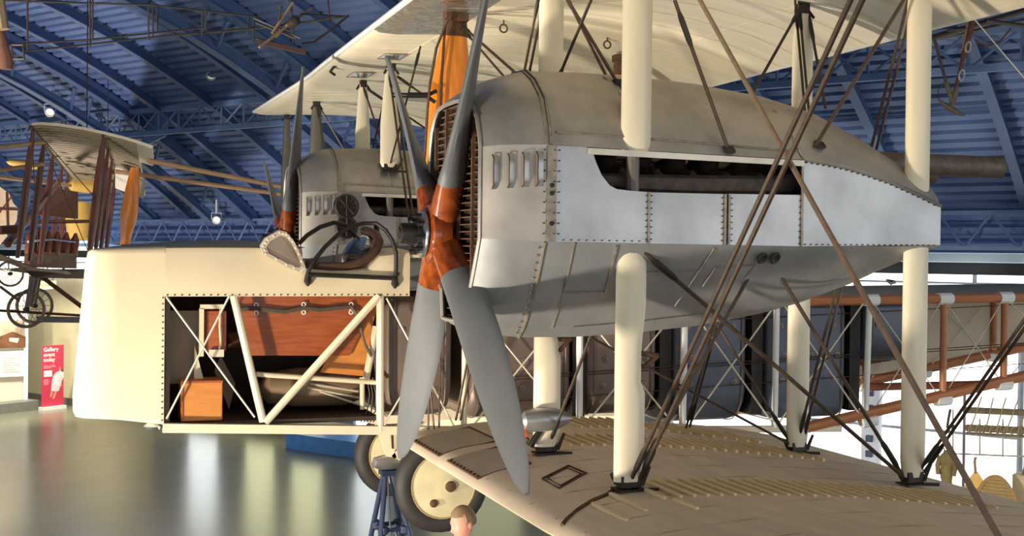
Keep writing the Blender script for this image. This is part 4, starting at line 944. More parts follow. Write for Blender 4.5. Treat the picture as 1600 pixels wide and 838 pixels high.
for s, base, d in ((1, (.05, .24, .83), (.03, 0, -1)), (-1, (.34, -.22, .95), (1, 0, -.35))):
    for j, (o_, L_) in enumerate(((-.027, .055), (-.009, .068), (.010, .072), (.027, .062))):
        b = V(base)+V((o_ if d[2] < -.5 else 0, 0, 0 if d[2] < -.5 else o_)); e = V(d)*L_
        skin('finger', [N(b.x, b.y, b.z, .010), N(b.x+e.x*.5, b.y+e.y*.5, b.z+e.z*.5, .009), N(b.x+e.x+.008, b.y-.012*s, b.z+e.z, .008)], [(0, 1), (1, 2)], skin_m, body, 1)
    skin('thumb', [N(base[0]+.02, base[1], base[2]+.02, .011), N(base[0]+.05, base[1]-.02*s, base[2]-.01, .010), N(base[0]+.062, base[1]-.025*s, base[2]-.04, .008)], [(0, 1), (1, 2)], skin_m, body, 1)
# head: a shaped surface
def head_pt(a, e):                      # a around (0 = face), e elevation
    x, y, z = math.cos(e)*math.cos(a), math.cos(e)*math.sin(a), math.sin(e)
    fx = .098*x; sy = .075*y; uz = .118*z
    if z < -.1: fx *= 1-.12*(-z); sy *= 1-.38*(-z)
    if x > .3 and z < 0: fx += .016*(x-.3)*(-z)
    if x < -.2 and z < -.2: fx += .02
    ny = math.exp(-(y*1.0/.16)**2)*max(0, x)
    fx += .026*ny*math.exp(-((z+.16)/.16)**2)          # nose
    fx += .009*ny*math.exp(-((z+.52)/.10)**2)          # lips
    fx += .010*ny*math.exp(-((z+.86)/.14)**2)          # chin
    fx -= .010*math.exp(-((abs(y)-.36)/.14)**2)*max(0, x)*math.exp(-((z-.06)/.13)**2)  # eye sockets
    fx += .006*max(0, x)*math.exp(-((z-.24)/.09)**2)   # brow
    return V((fx, sy, uz))
tilt = M.Rotation(R(14), 3, 'Y')
def HP(p): q = tilt @ p; return hd+(FWD*q.x+SIDE*q.y+V((0, 0, q.z)))*k
mb = MB(); secs = []
for i in range(25):
    e = -math.pi/2+math.pi*i/24; secs.append([HP(head_pt(2*math.pi*j/40, max(-1.56, min(1.56, e)))) for j in range(40)])
mb.loft(secs); head = mb.build('head', skin_m, pn)
mb = MB(); secs = []
for i in range(14):
    e = -.30+(math.pi/2+.30)*i/13; row = []
    for j in range(40):
        a = 2*math.pi*j/40; p = head_pt(a, min(1.56, e)); fr = math.cos(a); lim = .62 if fr > .25 else (.05 if fr > -.2 else -.3)
        g = 1.10 if e > lim else .93
        row.append(HP(V((p.x*g, p.y*g, p.z*g+.004))))
    secs.append(row)
mb.loft(secs); mb.build('hair', hair_m, pn, label='short brown hair')
for s in (-1, 1):
    mb = MB(); c = V((-.004, .076*s, -.004)); mb.loft([[HP(c+V((.020*math.cos(a)*q, (.004+.010*(1-q))*s, .030*math.sin(a)*q))) for a in [2*math.pi*j/12 for j in range(12)]] for q in (1.0, .8, .5)]); mb.build('ear', skin_m, head)
    mb = MB(); c = V((.080, .029*s, .008)); mb.lathe([(0, .008), (.008, .006), (.011, 0), (0, -.004)], HP(c), FWD, 10); e_ = mb.build('eye', white_p, head)
    mb = MB(); mb.lathe([(0, .0095), (.0045, .0085), (.005, .006)], HP(c), FWD, 8); mb.build('iris', black_m, e_ if False else head)
mb = MB(); mb.path([HP(head_pt(a, -.56)+V((.002, 0, 0))) for a in (-.3, -.15, 0, .15, .3)], .0035, 5); mb.build('lips', mat('lips', (180, 104, 98), .5), head)
sh = skin('shirt', [(n[0], (n[1][0]+.022, n[1][1]+.022) if isinstance(n[1], tuple) else n[1]+.018) for n in nodes[:4]+[N(.02, 0, 1.455, .062)]+nodes[6:9]+nodes[10:13]],
     [(0, 1), (1, 2), (2, 3), (3, 4), (3, 5), (5, 6), (6, 7), (3, 8), (8, 9), (9, 10)], shirt_m, pn)
mb = MB(); mb.path([B3(.035*k+.075*k*math.cos(a), .075*k*math.sin(a), 1.475*k+.012*math.cos(a)) for a in [i*math.pi/8 for i in range(16)]], .022*k, 8, True); mb.build('collar', shirt_m, sh)
skin('trousers', [N(-.02, 0, .97, (.168, .128)), N(0, .09, .86, .108), N(.16, .09, .50, .08), N(.12, .09, .10, .062), N(0, -.09, .86, .108), N(-.10, -.09, .49, .08), N(-.29, -.09, .15, .062)], [(0, 1), (1, 2), (2, 3), (0, 4), (4, 5), (5, 6)], mat('trousers_dark', (58, 60, 72), .8), pn)
for f, s, z in ((.17, .09, .04), (-.24, -.09, .05)):
    mb = MB(); mb.loft([[B3((f+dx)*k, s*k+w*math.cos(a)*k, (z+h*math.sin(a))*k) for a in [2*math.pi*j/10 for j in range(10)]] for dx, w, h in ((-.09, .02, .03), (-.06, .042, .045), (.04, .046, .04), (.10, .045, .03), (.14, .02, .018))]); mb.build('shoe', black_m, pn)

# ---- roll-up banner
def flat(name, pts, m, parent, th, label=None):
    return MB().prism(pts, th).build(name, m, parent, False, label=label)
red_b = mat('banner_red', (204, 52, 84), .6, 0, .03, 3)
bp0, bp1 = V((-2.765,23.325,-4.027)), V((-2.257,23.675,-4.071)); btop = V((-2.788,23.309,-2.574)).z
bt = thing('banner_stand', ((bp0.x+bp1.x)/2, (bp0.y+bp1.y)/2, FLOOR), 'red roll-up banner reading Gallery event today by the cream wall', 'banner')
wv = (bp1-bp0).length; hz_ = btop-FLOOR-.08; o3 = V((bp0.x, bp0.y, FLOOR+.08))
def BP(a, b, off=0): return o3+VV*(wv*a)+V((0, 0, hz_*b))-UU*off
flat('banner_sheet', [BP(0, 0), BP(1, 0), BP(1, 1), BP(0, 1)], red_b, bt, UU*.01)
mb = MB(); mb.box(o3+VV*(wv/2)+V((0, 0, -.04)), (.22, wv*1.06, .08), math.atan2(VV.y, VV.x)-math.pi/2+math.pi/2+math.pi/2 if False else math.atan2(VV.y, VV.x)-math.pi/2); mb.build('base', white_p, bt, False, label='white banner base')
ROT = M((VV, V((0, 0, 1)), -UU)).transposed().to_4x4()
def text(body, a, b, size, m, parent, name='lettering', bold=True, off=.004, P=BP, rot=ROT):
    c = bpy.data.curves.new(name, 'FONT'); c.body = body; c.size = size; c.extrude = .001; c.offset = size*.018 if bold else 0; c.space_line = .9
    o = bpy.data.objects.new('tmp', c); COL.objects.link(o)
    me = bpy.data.meshes.new_from_object(o.evaluated_get(bpy.context.evaluated_depsgraph_get())); bpy.data.objects.remove(o); bpy.data.curves.remove(c)
    me.name = name; mm = rot.copy(); mm.translation = P(a, b, off); me.transform(mm); me.materials.clear(); me.materials.append(m)
    return link(name, me, parent, 'white lettering')
text('Gallery\nevent\ntoday', .07, .905, hz_*.093, white_p, bt)
for i, (b, w_) in enumerate(((.665, .5), (.645, .55), (.625, .35), (.44, .2), (.42, .24), (.40, .26), (.38, .24), (.36, .22))):
    flat('text_line', [BP(.08, b, .004), BP(.08+w_, b, .004), BP(.08+w_, b+.009, .004), BP(.08, b+.009, .004)], mat('text_pink', (236, 170, 180), .6), bt, -UU*.001)
flat('white_square', [BP(.09, .49, .004), BP(.46, .49, .004), BP(.46, .59, .004), BP(.09, .59, .004)], white_p, bt, -UU*.002)
coat = [(.42, .26), (.45, .40), (.52, .50), (.66, .555), (.86, .575), (1.0, .56), (1.0, .46), (.92, .41), (.86, .34), (.78, .24), (.62, .235)]
flat('coat_figure', [BP(a, b, .004) for a, b in coat], mat('coat_pale', (214, 214, 218), .6), bt, -UU*.001, 'printed figure bending over in a white coat')
for q in ([(.42, .25), (.52, .25), (.46, .16), (.36, .14)], [(.58, .235), (.70, .235), (.56, .11), (.48, .12)], [(.78, .575), (.86, .58), (.84, .64), (.79, .63)], [(.84, .33), (.9, .36), (.92, .32), (.86, .30)]):
    flat('printed_limb', [BP(a, b, .0045) for a, b in q], mat('printed_skin', (222, 150, 130), .6), bt, -UU*.001)
flat('printed_hair', [BP(a, b, .0045) for a, b in ((.86, .575), (.97, .59), (.98, .55), (.9, .555))], mat('printed_dark', (90, 60, 60), .6), bt, -UU*.001)

# ---- photo and text panels on the partition, green exit sign
def UP(px_p): return V(px_p)
a, b, c, d = V((-3.904,23.208,-2.612)), V((-3.163,23.719,-2.632)), V((-3.167,23.716,-1.934)), V((-3.907,23.206,-1.946))
ph = thing('photo_panel', (a+b)/2, 'sepia landscape photograph mounted on the cream display partition', 'poster')
flat('photo_sheet', [a, b, c, d], mat('photo_sepia', (196, 176, 150), .5, 0, .3, 3), ph, -UU*.02)
lo_, hi_ = V((-3.901,23.173,-2.609)), V((-3.161,23.684,-2.63)); up_ = V((0, 0, V((-3.163,23.682,-2.289)).z-hi_.z))
flat('dark_ground', [lo_, hi_, hi_+up_*.8, hi_*.6+lo_*.4+up_*1.2, lo_*.8+hi_*.2+up_*.85, lo_+up_*1.05], mat('photo_brown', (112, 74, 52), .5, 0, .3, 6), ph, -UU*.003)
flat('light_patch', [lo_*.5+hi_*.5+up_*.5, lo_*.25+hi_*.75+up_*.35, lo_*.2+hi_*.8+up_*.7, lo_*.5+hi_*.5+up_*.75], mat('photo_light', (232, 214, 190), .5), ph, -UU*.005)
a, b, c, d = V((-3.9,23.211,-3.326)), V((-3.159,23.722,-3.364)), V((-3.162,23.719,-2.714)), V((-3.903,23.209,-2.691))
tp = thing('text_panel', (a+b)/2, 'pale information panel below the sepia photograph', 'panel')
flat('panel_sheet', [a, b, c, d], white_p, tp, -UU*.02)
for k_ in range(7):
    f = .2+.09*k_; p0 = a+(d-a)*f+(b-a)*.3; p1 = a+(d-a)*f+(b-a)*(.8-.1*(k_ % 3))
    MB().bar(p0-UU*.022, p1-UU*.022, .004, .03).build('text_line', mat('grey_text', (196, 192, 180), .6), tp, False)
e0 = [V((-2.811,22.808,-1.141)), V((-2.432,23.069,-1.117)), V((-2.433,23.068,-0.925)), V((-2.812,22.807,-0.935))]
ex = thing('exit_sign', (e0[0]+e0[1])/2, 'small pale green lit exit sign hanging left of the nose', 'sign')
flat('sign_box', e0, mat('sign_green_pale', (206, 224, 160), .5, emit=.1), ex, UU*.08)
g = mat('sign_green', (120, 168, 90), .5)
q = lambda a, b: e0[0]+(e0[1]-e0[0])*a+(e0[3]-e0[0])*b-UU*.004
for pts in ([(.05, .25), (.22, .25), (.22, .75), (.05, .75)], [(.74, .5), (.86, .78), (.86, .22)], [(.86, .42), (.95, .42), (.95, .58), (.86, .58)]):
    flat('sign_symbol', [q(*p) for p in pts], g, ex, -UU*.004)
flat('sign_bar', [q(.28, .4), q(.66, .4), q(.66, .6), q(.28, .6)], g, ex, -UU*.004)
for f in (.2, .8): mb = MB(); p = e0[3]+(e0[2]-e0[3])*f; mb.tube(p, (p.x, p.y, p.z+1.0), .01, n=5); mb.build('hanger', dark_metal, ex)

# ---- old ribbed biplane hanging at the left
P0 = V((-2.446,7.512,1.449))
ob = thing('pioneer_biplane', P0-V((0, 0, 2.2)), 'old ribbed biplane with dark wooden struts hanging left of the nose', 'aeroplane')
SP = (V((-0.001,22.547,-1.18))-V(CAM)).normalized()
nearc = [V(p) for p in ((-2.446,7.512,1.449), (-2.341,7.506,1.461), (-2.128,7.503,1.455), (-1.821,7.498,1.419), (-1.573,7.482,1.372), (-1.353,7.465,1.322), (-1.163,7.46,1.272), (-0.98,7.456,1.213))]
ribbed = mat('ribbed_linen', (226, 218, 198), .6, 0, .06, 4); smooth_l = mat('smooth_linen', (224, 220, 204), .55, 0, .04, 4)
UPN = V((.02, 0, .035))
def surf(name, curve, t0, t1, m, lab=None, step=.4, parent=None):
    mb = MB(); n = max(1, int((t1-t0)/step)); secs = []
    for i in range(n+1):
        t = t0+(t1-t0)*i/n; a = [p+SP*t for p in curve]; secs.append(a+[p+UPN for p in a[::-1]])
    mb.loft(secs); return mb.build(name, m, parent or ob, True, 40, lab)
uw = surf('upper_wing', nearc[:7], 0, 8.9, ribbed, 'pale ribbed upper wing')
surf('wing_flap', nearc[6:], 0, 2.3, smooth_l, 'smooth pale trailing flap', parent=uw)
for i in range(36):
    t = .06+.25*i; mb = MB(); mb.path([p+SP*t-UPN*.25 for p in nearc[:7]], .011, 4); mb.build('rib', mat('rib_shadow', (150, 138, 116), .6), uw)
for j in (0, 4):
    mb = MB(); mb.tube(nearc[j]-UPN*.5, nearc[j]+SP*8.9-UPN*.5, .018, n=6); mb.build('spar', mat('spar_brown', (70, 52, 44), .5), uw)
# lower step surface (rear flap)
mb = MB(); mb.prism([(-1.356,10.517,1.145), (-1.263,10.483,1.126), (-0.906,10.457,0.91), (-0.879,11.828,0.727), (-1.323,11.778,0.891)], (0, .02, .03)); mb.build('flap', smooth_l, ob, False, label='lower pale trailing flap')
DV = V((-2.641,7.56,-0.239))-V((-2.461,7.517,1.416))
def wstrut(p, v, w, t=.05, m=brown_strut):
    mb = MB(); d = v.normalized(); x = V((.9, .4, 0)); secs = []
    for i in range(11):
        f = i/10; k_ = interp(((0, .35), (.15, .85), (.4, 1), (.7, .95), (1, .55)), f); c = p+v*f
        secs.append([c+x*(w/2*k_*math.cos(a))+V((-.4, .9, 0))*(t/2*k_*math.sin(a)) for a in [2*math.pi*j/10 for j in range(10)]])
    mb.loft(secs); return mb.build('wing_strut', m, ob, label='dark varnished strut')
for t_ in (.02, 1.45, 2.95, 4.7, 6.1, 7.6): wstrut(nearc[0]+SP*t_+V((.03, 0, -.03)), DV*(1.0), .10)
for t_ in (.05, 1.4, 2.8, 4.6): wstrut(nearc[4]+SP*t_+V((0, 0, -.03)), DV*.97, .12 if t_ < 1 else .09)
lowc = [p+DV*1.12 for p in nearc[:4]]
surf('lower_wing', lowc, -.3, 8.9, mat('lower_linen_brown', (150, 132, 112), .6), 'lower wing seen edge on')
# propeller, booms and outriggers
mb = MB(); secs = []
pa, pb = V((-1.094,9.783,1.107)), V((-1.238,9.819,-0.131))
for i in range(13):
    f = i/12; w_ = interp(((0, .10), (.3, .17), (.6, .20), (.8, .13), (1, .10)), f)*.62; c = pa+(pb-pa)*f
    secs.append([c+V((w_*math.cos(a), .03*math.sin(a), 0)) for a in [2*math.pi*j/10 for j in range(10)]])
mb.loft(secs); pr = mb.build('propeller', cab_wood, ob, label='orange varnished propeller blade')
mb = MB(); mb.lathe([(0, -.05), (.1, -.04), (.1, .04), (0, .05)], pb, (1, .2, .1), 12); mb.build('propeller_hub', dark_metal, pr)
boom_m = mat('boom_ash', (186, 150, 116), .5, 0, .1, 8)
def pole(a, b, r, m=boom_m, name='tail_boom', lab=None): mb = MB(); mb.tube(a, b, r, n=8); return mb.build(name, m, ob, label=lab)
pole((-1.01,7.625,1.065), (1.167,9.172,0.822), .035); pole((-1.363,10.199,1.066), (1.453,10.877,0.804), .036)
for a, b in (((-2.924,7.149,1.109), (-2.209,7.743,1.276)), ((-2.998,8.237,0.882), (-2.312,8.735,1.05)), ((-3.113,9.874,0.931), (-2.009,11.601,0.904))): pole(a, b, .028, name='outrigger')
mb = MB(); mb.lathe([(0, -.32), (.05, -.26), (.08, 0), (.05, .24), (0, .3)], (-2.733,12.933,1.304), (1, .35, -.1), 14); mb.build('float_bag', mat('yellow_varnish', (226, 186, 96), .4, 0, .08, 6), ob, label='yellow float behind the struts')
MB().lathe([(0, -.36), (.2, -.33), (.24, 0), (.22, .30), (0, .36)], (-1.876,13.674,0.387), (0, .1, 1), 14).build('fuel_tank', mat('yellow_varnish', (226, 186, 96)), ob, label='upright yellow tank')
MB().lathe([(0, -.3), (.10, -.2), (.12, .1), (0, .36)], (-1.816,13.66,1.001), (1, .3, -.05), 12).build('float_bag', mat('yellow_varnish', (226, 186, 96)), ob)
mb = MB(); mb.prism([(-2.421,11.325,0.857), (-1.895,12.197,0.831), (-1.892,12.19,0.386), (-2.475,11.338,0.415)], V((-.05, .10, 0))); rd = mb.build('radiator', mat('radiator_brown', (118, 76, 56), .55, .2, .12, 20), ob, False, label='flat brown radiator box')
mb = MB(); mb.tube((-2.649,11.081,0.295), (-1.714,11.912,0.342), .03); mb.build('radiator_bar', brown_strut, rd)
eng = MB().prism([(-2.576,11.155,-0.149), (-1.909,12.188,-0.196), (-1.907,12.185,-0.44), (-2.593,11.157,-0.407)], V((-.1, .35, 0))).build('engine', mat('crankcase_bronze', (104, 78, 56), .45, .4, .3, 15), ob, False, label='bronze crankcase')
for px_, dd in ((46, 18.4), (58, 18.6), (71, 18.9), (86, 19.1), (101, 19.4), (116, 19.6)):
    pass
for p in ((-2.586,11.16,-0.03), (-2.472,11.331,-0.037), (-2.348,11.605,-0.045), (-2.218,11.77,-0.053), (-2.086,12.042,-0.061), (-1.949,12.205,-0.07)):
    MB().lathe([(.06, -.16), (.07, -.15), (.07, .10), (.05, .14), (.02, .22), (0, .22)], p, (.1, 0, 1), 12).build('cylinder', mat('cylinder_copper', (140, 84, 60), .4, .4, .2, 15), eng)
MB().path([(-2.606,10.954,-0.011), (-2.288,11.478,0.037), (-1.929,11.986,0.004)], .02, 6).build('water_pipe', chrome, eng)
for a, b, r in (((-2.77,8.673,-0.059), (-2.193,11.136,0.925), .05), ((-2.913,8.191,-0.197), (-2.395,9.064,-0.428), .04), ((-2.869,8.711,0.13), (-2.635,8.84,0.153), .06)): pole(a, b, r, brown_strut, 'frame_member')
pole((-2.913,8.191,-0.197), (-2.261,8.695,-0.49), .035, mat('pale_ash', (206, 180, 140), .5), 'frame_member', 'pale ash frame rail')
mb = MB(); mb.prism([(-2.554,8.165,-0.387), (-1.727,8.503,-0.387), (-1.726,8.501,-0.519), (-2.427,8.117,-0.495)], V((0, .2, 0))); mb.build('keel_board', mat('keel_grey', (112, 96, 88), .5), ob, False, label='grey brown keel board')
def spoked(p, r, label):
    p = V(p); ax = V((.25, -.95, .05)).normalized(); x = ax.cross(V((0, 0, 1))).normalized(); y = x.cross(ax)
    mb = MB(); mb.path([p+(x*math.cos(a)+y*math.sin(a))*r for a in [2*math.pi*i/28 for i in range(28)]], r*.10, 8, True); o = mb.build('wheel', mat('old_tyre', (132, 114, 98), .6), ob, label=label)
    MB().lathe([(0, -.06), (r*.14, -.05), (r*.14, .05), (0, .06)], p, ax, 10).build('wheel_hub', dark_metal, o)
    for i in range(14):
        a = 2*math.pi*i/14; MB().tube(p+ax*.02, p+(x*math.cos(a)+y*math.sin(a))*r*.92, .004, n=4).build('spoke', mat('spoke_steel', (150, 140, 126), .4, .5), o)
spoked((-2.511,8.142,-0.917), .225, 'nearer spoked wheel'); spoked((-2.446,9.182,-0.914), .235, 'further spoked wheel'); spoked((-2.655,7.137,-0.425), .150, 'small spoked nose wheel')
for a, b in (((-2.442,8.123,-0.478), (-2.503,8.139,-0.9)), ((-2.402,8.534,-0.487), (-2.476,8.662,-0.891)), ((-2.375,8.949,-0.496), (-2.443,9.075,-0.874))): pole(a, b, .03, mat('leg_grey', (116, 104, 96), .5), 'wheel_leg')
pole((-2.345,8.513,-0.486), (-1.764,8.615,-0.953), .03, brown_strut, 'wheel_brace'); pole((-2.818,7.938,-0.608), (-2.594,8.067,-0.796), .02, mat('leg_grey', (100, 88, 82)), 'wheel_brace'); pole((-2.901,8.071,-0.92), (-1.722,8.493,-1.026), .018, brown_strut, 'axle')
mb = MB(); mb.prism([(-2.399,8.313,-1.02), (-1.763,8.614,-1.05), (-1.763,8.613,-1.129), (-2.382,8.306,-1.097)], V((0, .1, 0))); mb.build('landing_skid', mat('skid_grey', (116, 118, 128), .5), ob, False, label='grey landing skid')
for a, b in ((nearc[0], nearc[4]+DV*.5), (nearc[0]+DV*.0+SP*.1, nearc[0]+SP*2.8+DV*.9), (nearc[4], nearc[4]+SP*2.0+DV*.6), (nearc[0]+SP*1.4, nearc[4]+SP*1.4+DV)): pole(a, b, .006, wire_m, 'rigging_wire')
for t_ in (.8, 7.5): pole(nearc[3]+SP*t_, nearc[3]+SP*t_+V((0, 0, 3.0)), .008, wire_m, 'suspension_cable')

# pale rounded tail surface of a further machine at the left edge
tf = thing('hanging_tailplane', (-3.489,15.325,0.569), 'pale rounded tailplane of a machine cut off by the left edge', 'aeroplane part')
pts = [(-3.716,15.414,1.065), (-3.269,15.251,1.023), (-3.112,15.192,0.906), (-3.032,15.161,0.717), (-2.953,15.131,0.635), (-2.974,15.136,0.397), (-3.107,15.18,0.146), (-3.262,15.234,-0.058), (-3.708,15.395,-0.123)]
MB().prism(pts, (0, .06, 0)).build('tail_fabric', mat('tail_linen', (216, 196, 158), .6), tf, False)
for a, b in (((-3.709,15.352,0.612), (-2.951,15.077,0.598)), ((-3.153,15.155,0.927), (-3.126,15.134,0.121)), ((-3.373,15.227,0.391), (-3.042,15.113,0.869))): MB().tube(a, b, .015, n=5).build('tail_rib', brown_strut, tf)
MB().tube((-3.38,15.291,0.986), V((-3.38,15.291,0.986))+V((0, 0, 3.2)), .01, n=5).build('suspension_cable', wire_m, tf)

# ---- skeletal airframe hanging at the top left
sa = thing('suspended_airframe', (-1.211,2.815,1.857), 'bare brown tube airframe hanging under the roof at top left', 'aeroplane part')
tube_m = mat('airframe_tube', (66, 58, 52), .5, .2, .2, 20); stick_m = mat('airframe_stick', (142, 120, 94), .6, 0, .15, 15)
def stick(a, b, r=.0095, m=tube_m, name='frame_tube'): return MB().tube(a, b, r, n=6).build(name, m, sa)
for a, b in (((-2.62,2.69,2.071), (-1.213,2.82,2.166)), ((-1.213,2.82,2.166), (-0.237,3.104,2.188)), ((-2.3,2.568,1.625), (-1.205,2.92,1.887)), ((-1.205,2.92,1.887), (-0.236,3.102,2.076)), ((-2.632,2.902,1.7), (-1.769,3.017,1.838)), ((-1.769,3.017,1.838), (-0.638,3.355,2.102)),
             ((-2.292,2.679,2.152), (-2.288,2.671,1.642)), ((-1.768,2.809,2.223), (-1.764,2.801,1.739)), ((-1.744,3.014,2.267), (-1.742,3.007,1.839)), ((-1.258,2.836,2.177), (-1.255,2.831,1.845)), ((-1.208,3.031,2.219), (-1.206,3.026,1.893)), ((-1.168,3.016,2.171), (-1.166,3.013,1.966)), ((-0.76,2.975,2.172), (-0.758,2.971,1.94)), ((-0.706,3.168,2.213), (-0.705,3.166,2.039)), ((-0.26,3.113,2.201), (-0.258,3.109,1.938)), ((-0.307,3.13,2.188), (-0.306,3.127,2.025)),
             ((-1.258,2.836,2.177), (-1.169,3.019,2.341)), ((-2.422,2.72,1.697), (-2.326,2.685,1.698)), ((-2.326,2.685,1.698), (-2.315,2.679,1.574)), ((-2.41,2.714,1.572), (-2.315,2.679,1.574)), ((-2.422,2.72,1.697), (-2.41,2.714,1.572))): stick(a, b)
for a, b in (((-0.233,2.886,1.854), (0.312,3.12,2.324)), ((-0.103,2.947,2.009), (0.104,2.983,2.33)), ((-0.058,3.037,1.99), (0.07,2.992,2.13))): stick(a, b, .015, stick_m)
for a, b in (((0.086,2.989,2.355), (0.107,2.976,1.942)), ((-0.295,3.124,2.062), (0.63,3.004,2.238)), ((-0.26,3.113,2.176), (0.177,2.951,1.98)), ((-0.033,2.818,2.25), (-0.043,3.138,1.983)), ((0.176,2.955,2.219), (0.696,3.193,2.278)), ((-0.235,3.101,1.975), (0.272,3.128,1.89)), ((0.13,2.968,1.98), (-0.25,3.002,2.107)), ((0.461,3.068,2.44), (0.48,3.057,2.211))): stick(a, b, .010)
MB().path([(0.178,2.951,1.93), (0.314,3.008,1.962), (0.481,3.056,2.096), (0.681,3.092,2.271)], .012, 6).build('frame_tube', tube_m, sa)
MB().bar((-0.211,3.092,1.944), (0.261,3.133,1.877), .035, .045).build('frame_beam', mat('beam_brown', (78, 56, 48), .5), sa, False)
MB().lathe([(0, -.10), (.045, -.08), (.05, .08), (0, .10)], (0.094,2.984,2.13), (.3, -.9, .2), 12).build('frame_hub', tube_m, sa)
for a in ((-1.768,2.809,2.223), (0.092,2.987,2.355)): MB().tube(a, V(a)+V((0, 0, 1.9)), .008, n=5).build('suspension_cable', wire_m, sa)
# brown blade tip hanging in at the extreme left
bt2 = thing('hanging_skid', (-2.431,1.656,1.423), 'rust brown skid end hanging in at the left edge below the roof', 'aeroplane part')
mb = MB(); secs = []
for p, w_ in (((-2.483,1.682,1.986), .03), ((-2.472,1.674,1.73), .035), ((-2.452,1.665,1.602), .045), ((-2.432,1.656,1.474), .06), ((-2.416,1.65,1.382), .07), ((-2.406,1.645,1.33), .05)):
    secs.append([V(p)+V((w_*math.cos(a), .05*math.sin(a), 0)) for a in [2*math.pi*j/10 for j in range(10)]])
mb.loft(secs); o = mb.build('skid_blade', mat('skid_rust', (112, 76, 64), .6, 0, .2, 15), bt2)
mb = MB(); mb.tube((-2.476,1.573,1.964), (-2.426,1.55,1.63), .05); mb.build('skid_post', mat('skid_tan', (142, 124, 100), .6), bt2, label='tan skid post')
MB().tube((-2.483,1.682,1.997), V((-2.483,1.682,1.997))+V((0, 0, 2.0)), .01, n=5).build('suspension_cable', wire_m, bt2)

# ---- landing skid and rods hanging at the top right
hs = thing('hanging_undercarriage', (5.777,0.274,1.289), 'rusty rods and a curved skid hanging behind the upper wing at top right', 'aeroplane part')
rod = mat('rod_rust', (96, 58, 44), .6, .2, .3, 25); olive = mat('rod_olive', (96, 88, 72), .6, .2, .2, 25)
def hrod(a, b, r, m, name='skid_rod'): return MB().tube(a, b, r, n=8).build(name, m, hs)
hrod((5.934,0.228,2.099), (5.858,0.251,1.754), .030, rod); hrod((5.895,0.242,2.099), (5.852,0.254,1.825), .012, stick_m); hrod((5.863,0.249,1.795), (5.782,0.274,1.408), .018, rod); hrod((5.6,0.347,1.952), (5.714,0.3,1.514), .014, tube_m); hrod((5.714,0.3,1.526), (5.771,0.277,1.337), .022, olive); hrod((5.798,0.269,1.468), (5.766,0.278,1.319), .026, olive)
for p in ((5.88,0.244,1.861), (5.826,0.261,1.599)):
    p = V(p); MB().path([p+V((.028*math.cos(a)+.01*math.sin(a), -.03, .05*math.sin(a))) for a in [2*math.pi*i/12 for i in range(12)]], .010, 6, True).build('shackle', mat('shackle_steel', (170, 172, 178), .4, .5), hs)
MB().path([(5.648,0.322,1.371), (5.699,0.303,1.324), (5.766,0.278,1.283), (5.833,0.253,1.242), (5.878,0.236,1.225)], [.008, .022, .03, .022, .006], 8).build('skid_blade', olive, hs)
MB().path([(5.692,0.308,1.526), (5.642,0.325,1.466), (5.648,0.322,1.371)], .006, 5).build('skid_cord', tube_m, hs)
for a, b, r in (((5.494,0.385,1.915), (7.069,0.459,2.403), .03), ((5.673,0.427,1.947), (7.222,0.615,2.344), .014), ((6.051,0.186,2.112), (6.764,0.14,2.075), .02), ((5.717,0.306,2.013), (5.895,0.241,2.039), .012)): hrod(a, b, r, tube_m, 'frame_rod')
MB().path([(5.963,0.215,1.921), (6.081,0.172,1.875), (6.175,0.138,1.912), (6.275,0.103,2.044)], .008, 6).build('loose_cable', rod, hs)
for a in ((5.934,0.228,2.099), (7.01,0.48,2.39)): MB().tube(a, V(a)+V((0, 0, 1.6)), .01, n=5).build('suspension_cable', wire_m, hs)
tag(MB().tube((5.029,-0.507,2.189), (7.628,0.665,1.131), .006, n=6).build('suspension_cable', pale_wire), 'thin pale cable slanting down across the blue wall at top right', 'cable')

# ---- exhibits against the bright wall at the lower right
pl = tag(MB().box(H(4.2, 16.4, -3.95), (2.0, 7.5, .5), HALL_RZ).build('display_plinth', ivory), 'long low white plinth against the bright wall at the lower right', 'plinth')
PT = -3.70
def onp(p): q = V(p); return V((q.x, q.y, PT))
# rope rack: two logs lashed with cords on posts
rr = thing('rope_rack', onp((10.013,4.275,-2.695)), 'rack of two dark logs lashed with rope against the bright windows', 'rack')
log_m = mat('log_olive', (112, 104, 84), .7, 0, .2, 20); rope_m = mat('rope_tan', (150, 134, 104), .8, 0, .15, 30)
for a, b, r in (((9.768,4.63,-2.213), (10.468,3.614,-2.166), .045), ((9.771,4.626,-2.462), (10.47,3.611,-2.405), .05), ((9.771,4.625,-2.534), (10.471,3.61,-2.49), .02)): MB().tube(a, b, r, n=8).build('log', log_m, rr)
for i, (a, b) in enumerate((((9.849,4.425,-2.004), (9.766,4.545,-2.477)), ((9.935,4.3,-2.009), (9.882,4.377,-2.475)), ((10.029,4.164,-1.996), (9.958,4.267,-2.462)), ((10.122,4.029,-1.983), (10.033,4.158,-2.467)), ((10.196,3.921,-2.041), (10.117,4.036,-2.453)))): MB().tube(a, b, .010, n=5).build('rope', rope_m, rr)
for k_, p in enumerate(((9.766,4.545,-2.46), (9.819,4.468,-2.459), (9.872,4.391,-2.451), (9.924,4.315,-2.45), (9.976,4.24,-2.442), (10.028,4.165,-2.442), (10.08,4.09,-2.442), (10.131,4.016,-2.433))):
    p = V(p); MB().path([p+V((.02*math.sin(a), -.055*math.cos(a)*.4, .065*math.cos(a))) for a in [2*math.pi*i/10 for i in range(10)]], .009, 5, True).build('rope_lashing', rope_m, rr)
for p in ((9.754,4.651,-2.206), (10.468,3.615,-2.098)): q = V(p); MB().tube((q.x, q.y, PT), (q.x, q.y, q.z+.35), .02, n=6).build('rack_post', mat('post_purple', (120, 96, 124), .5), rr, label='thin purplish post')
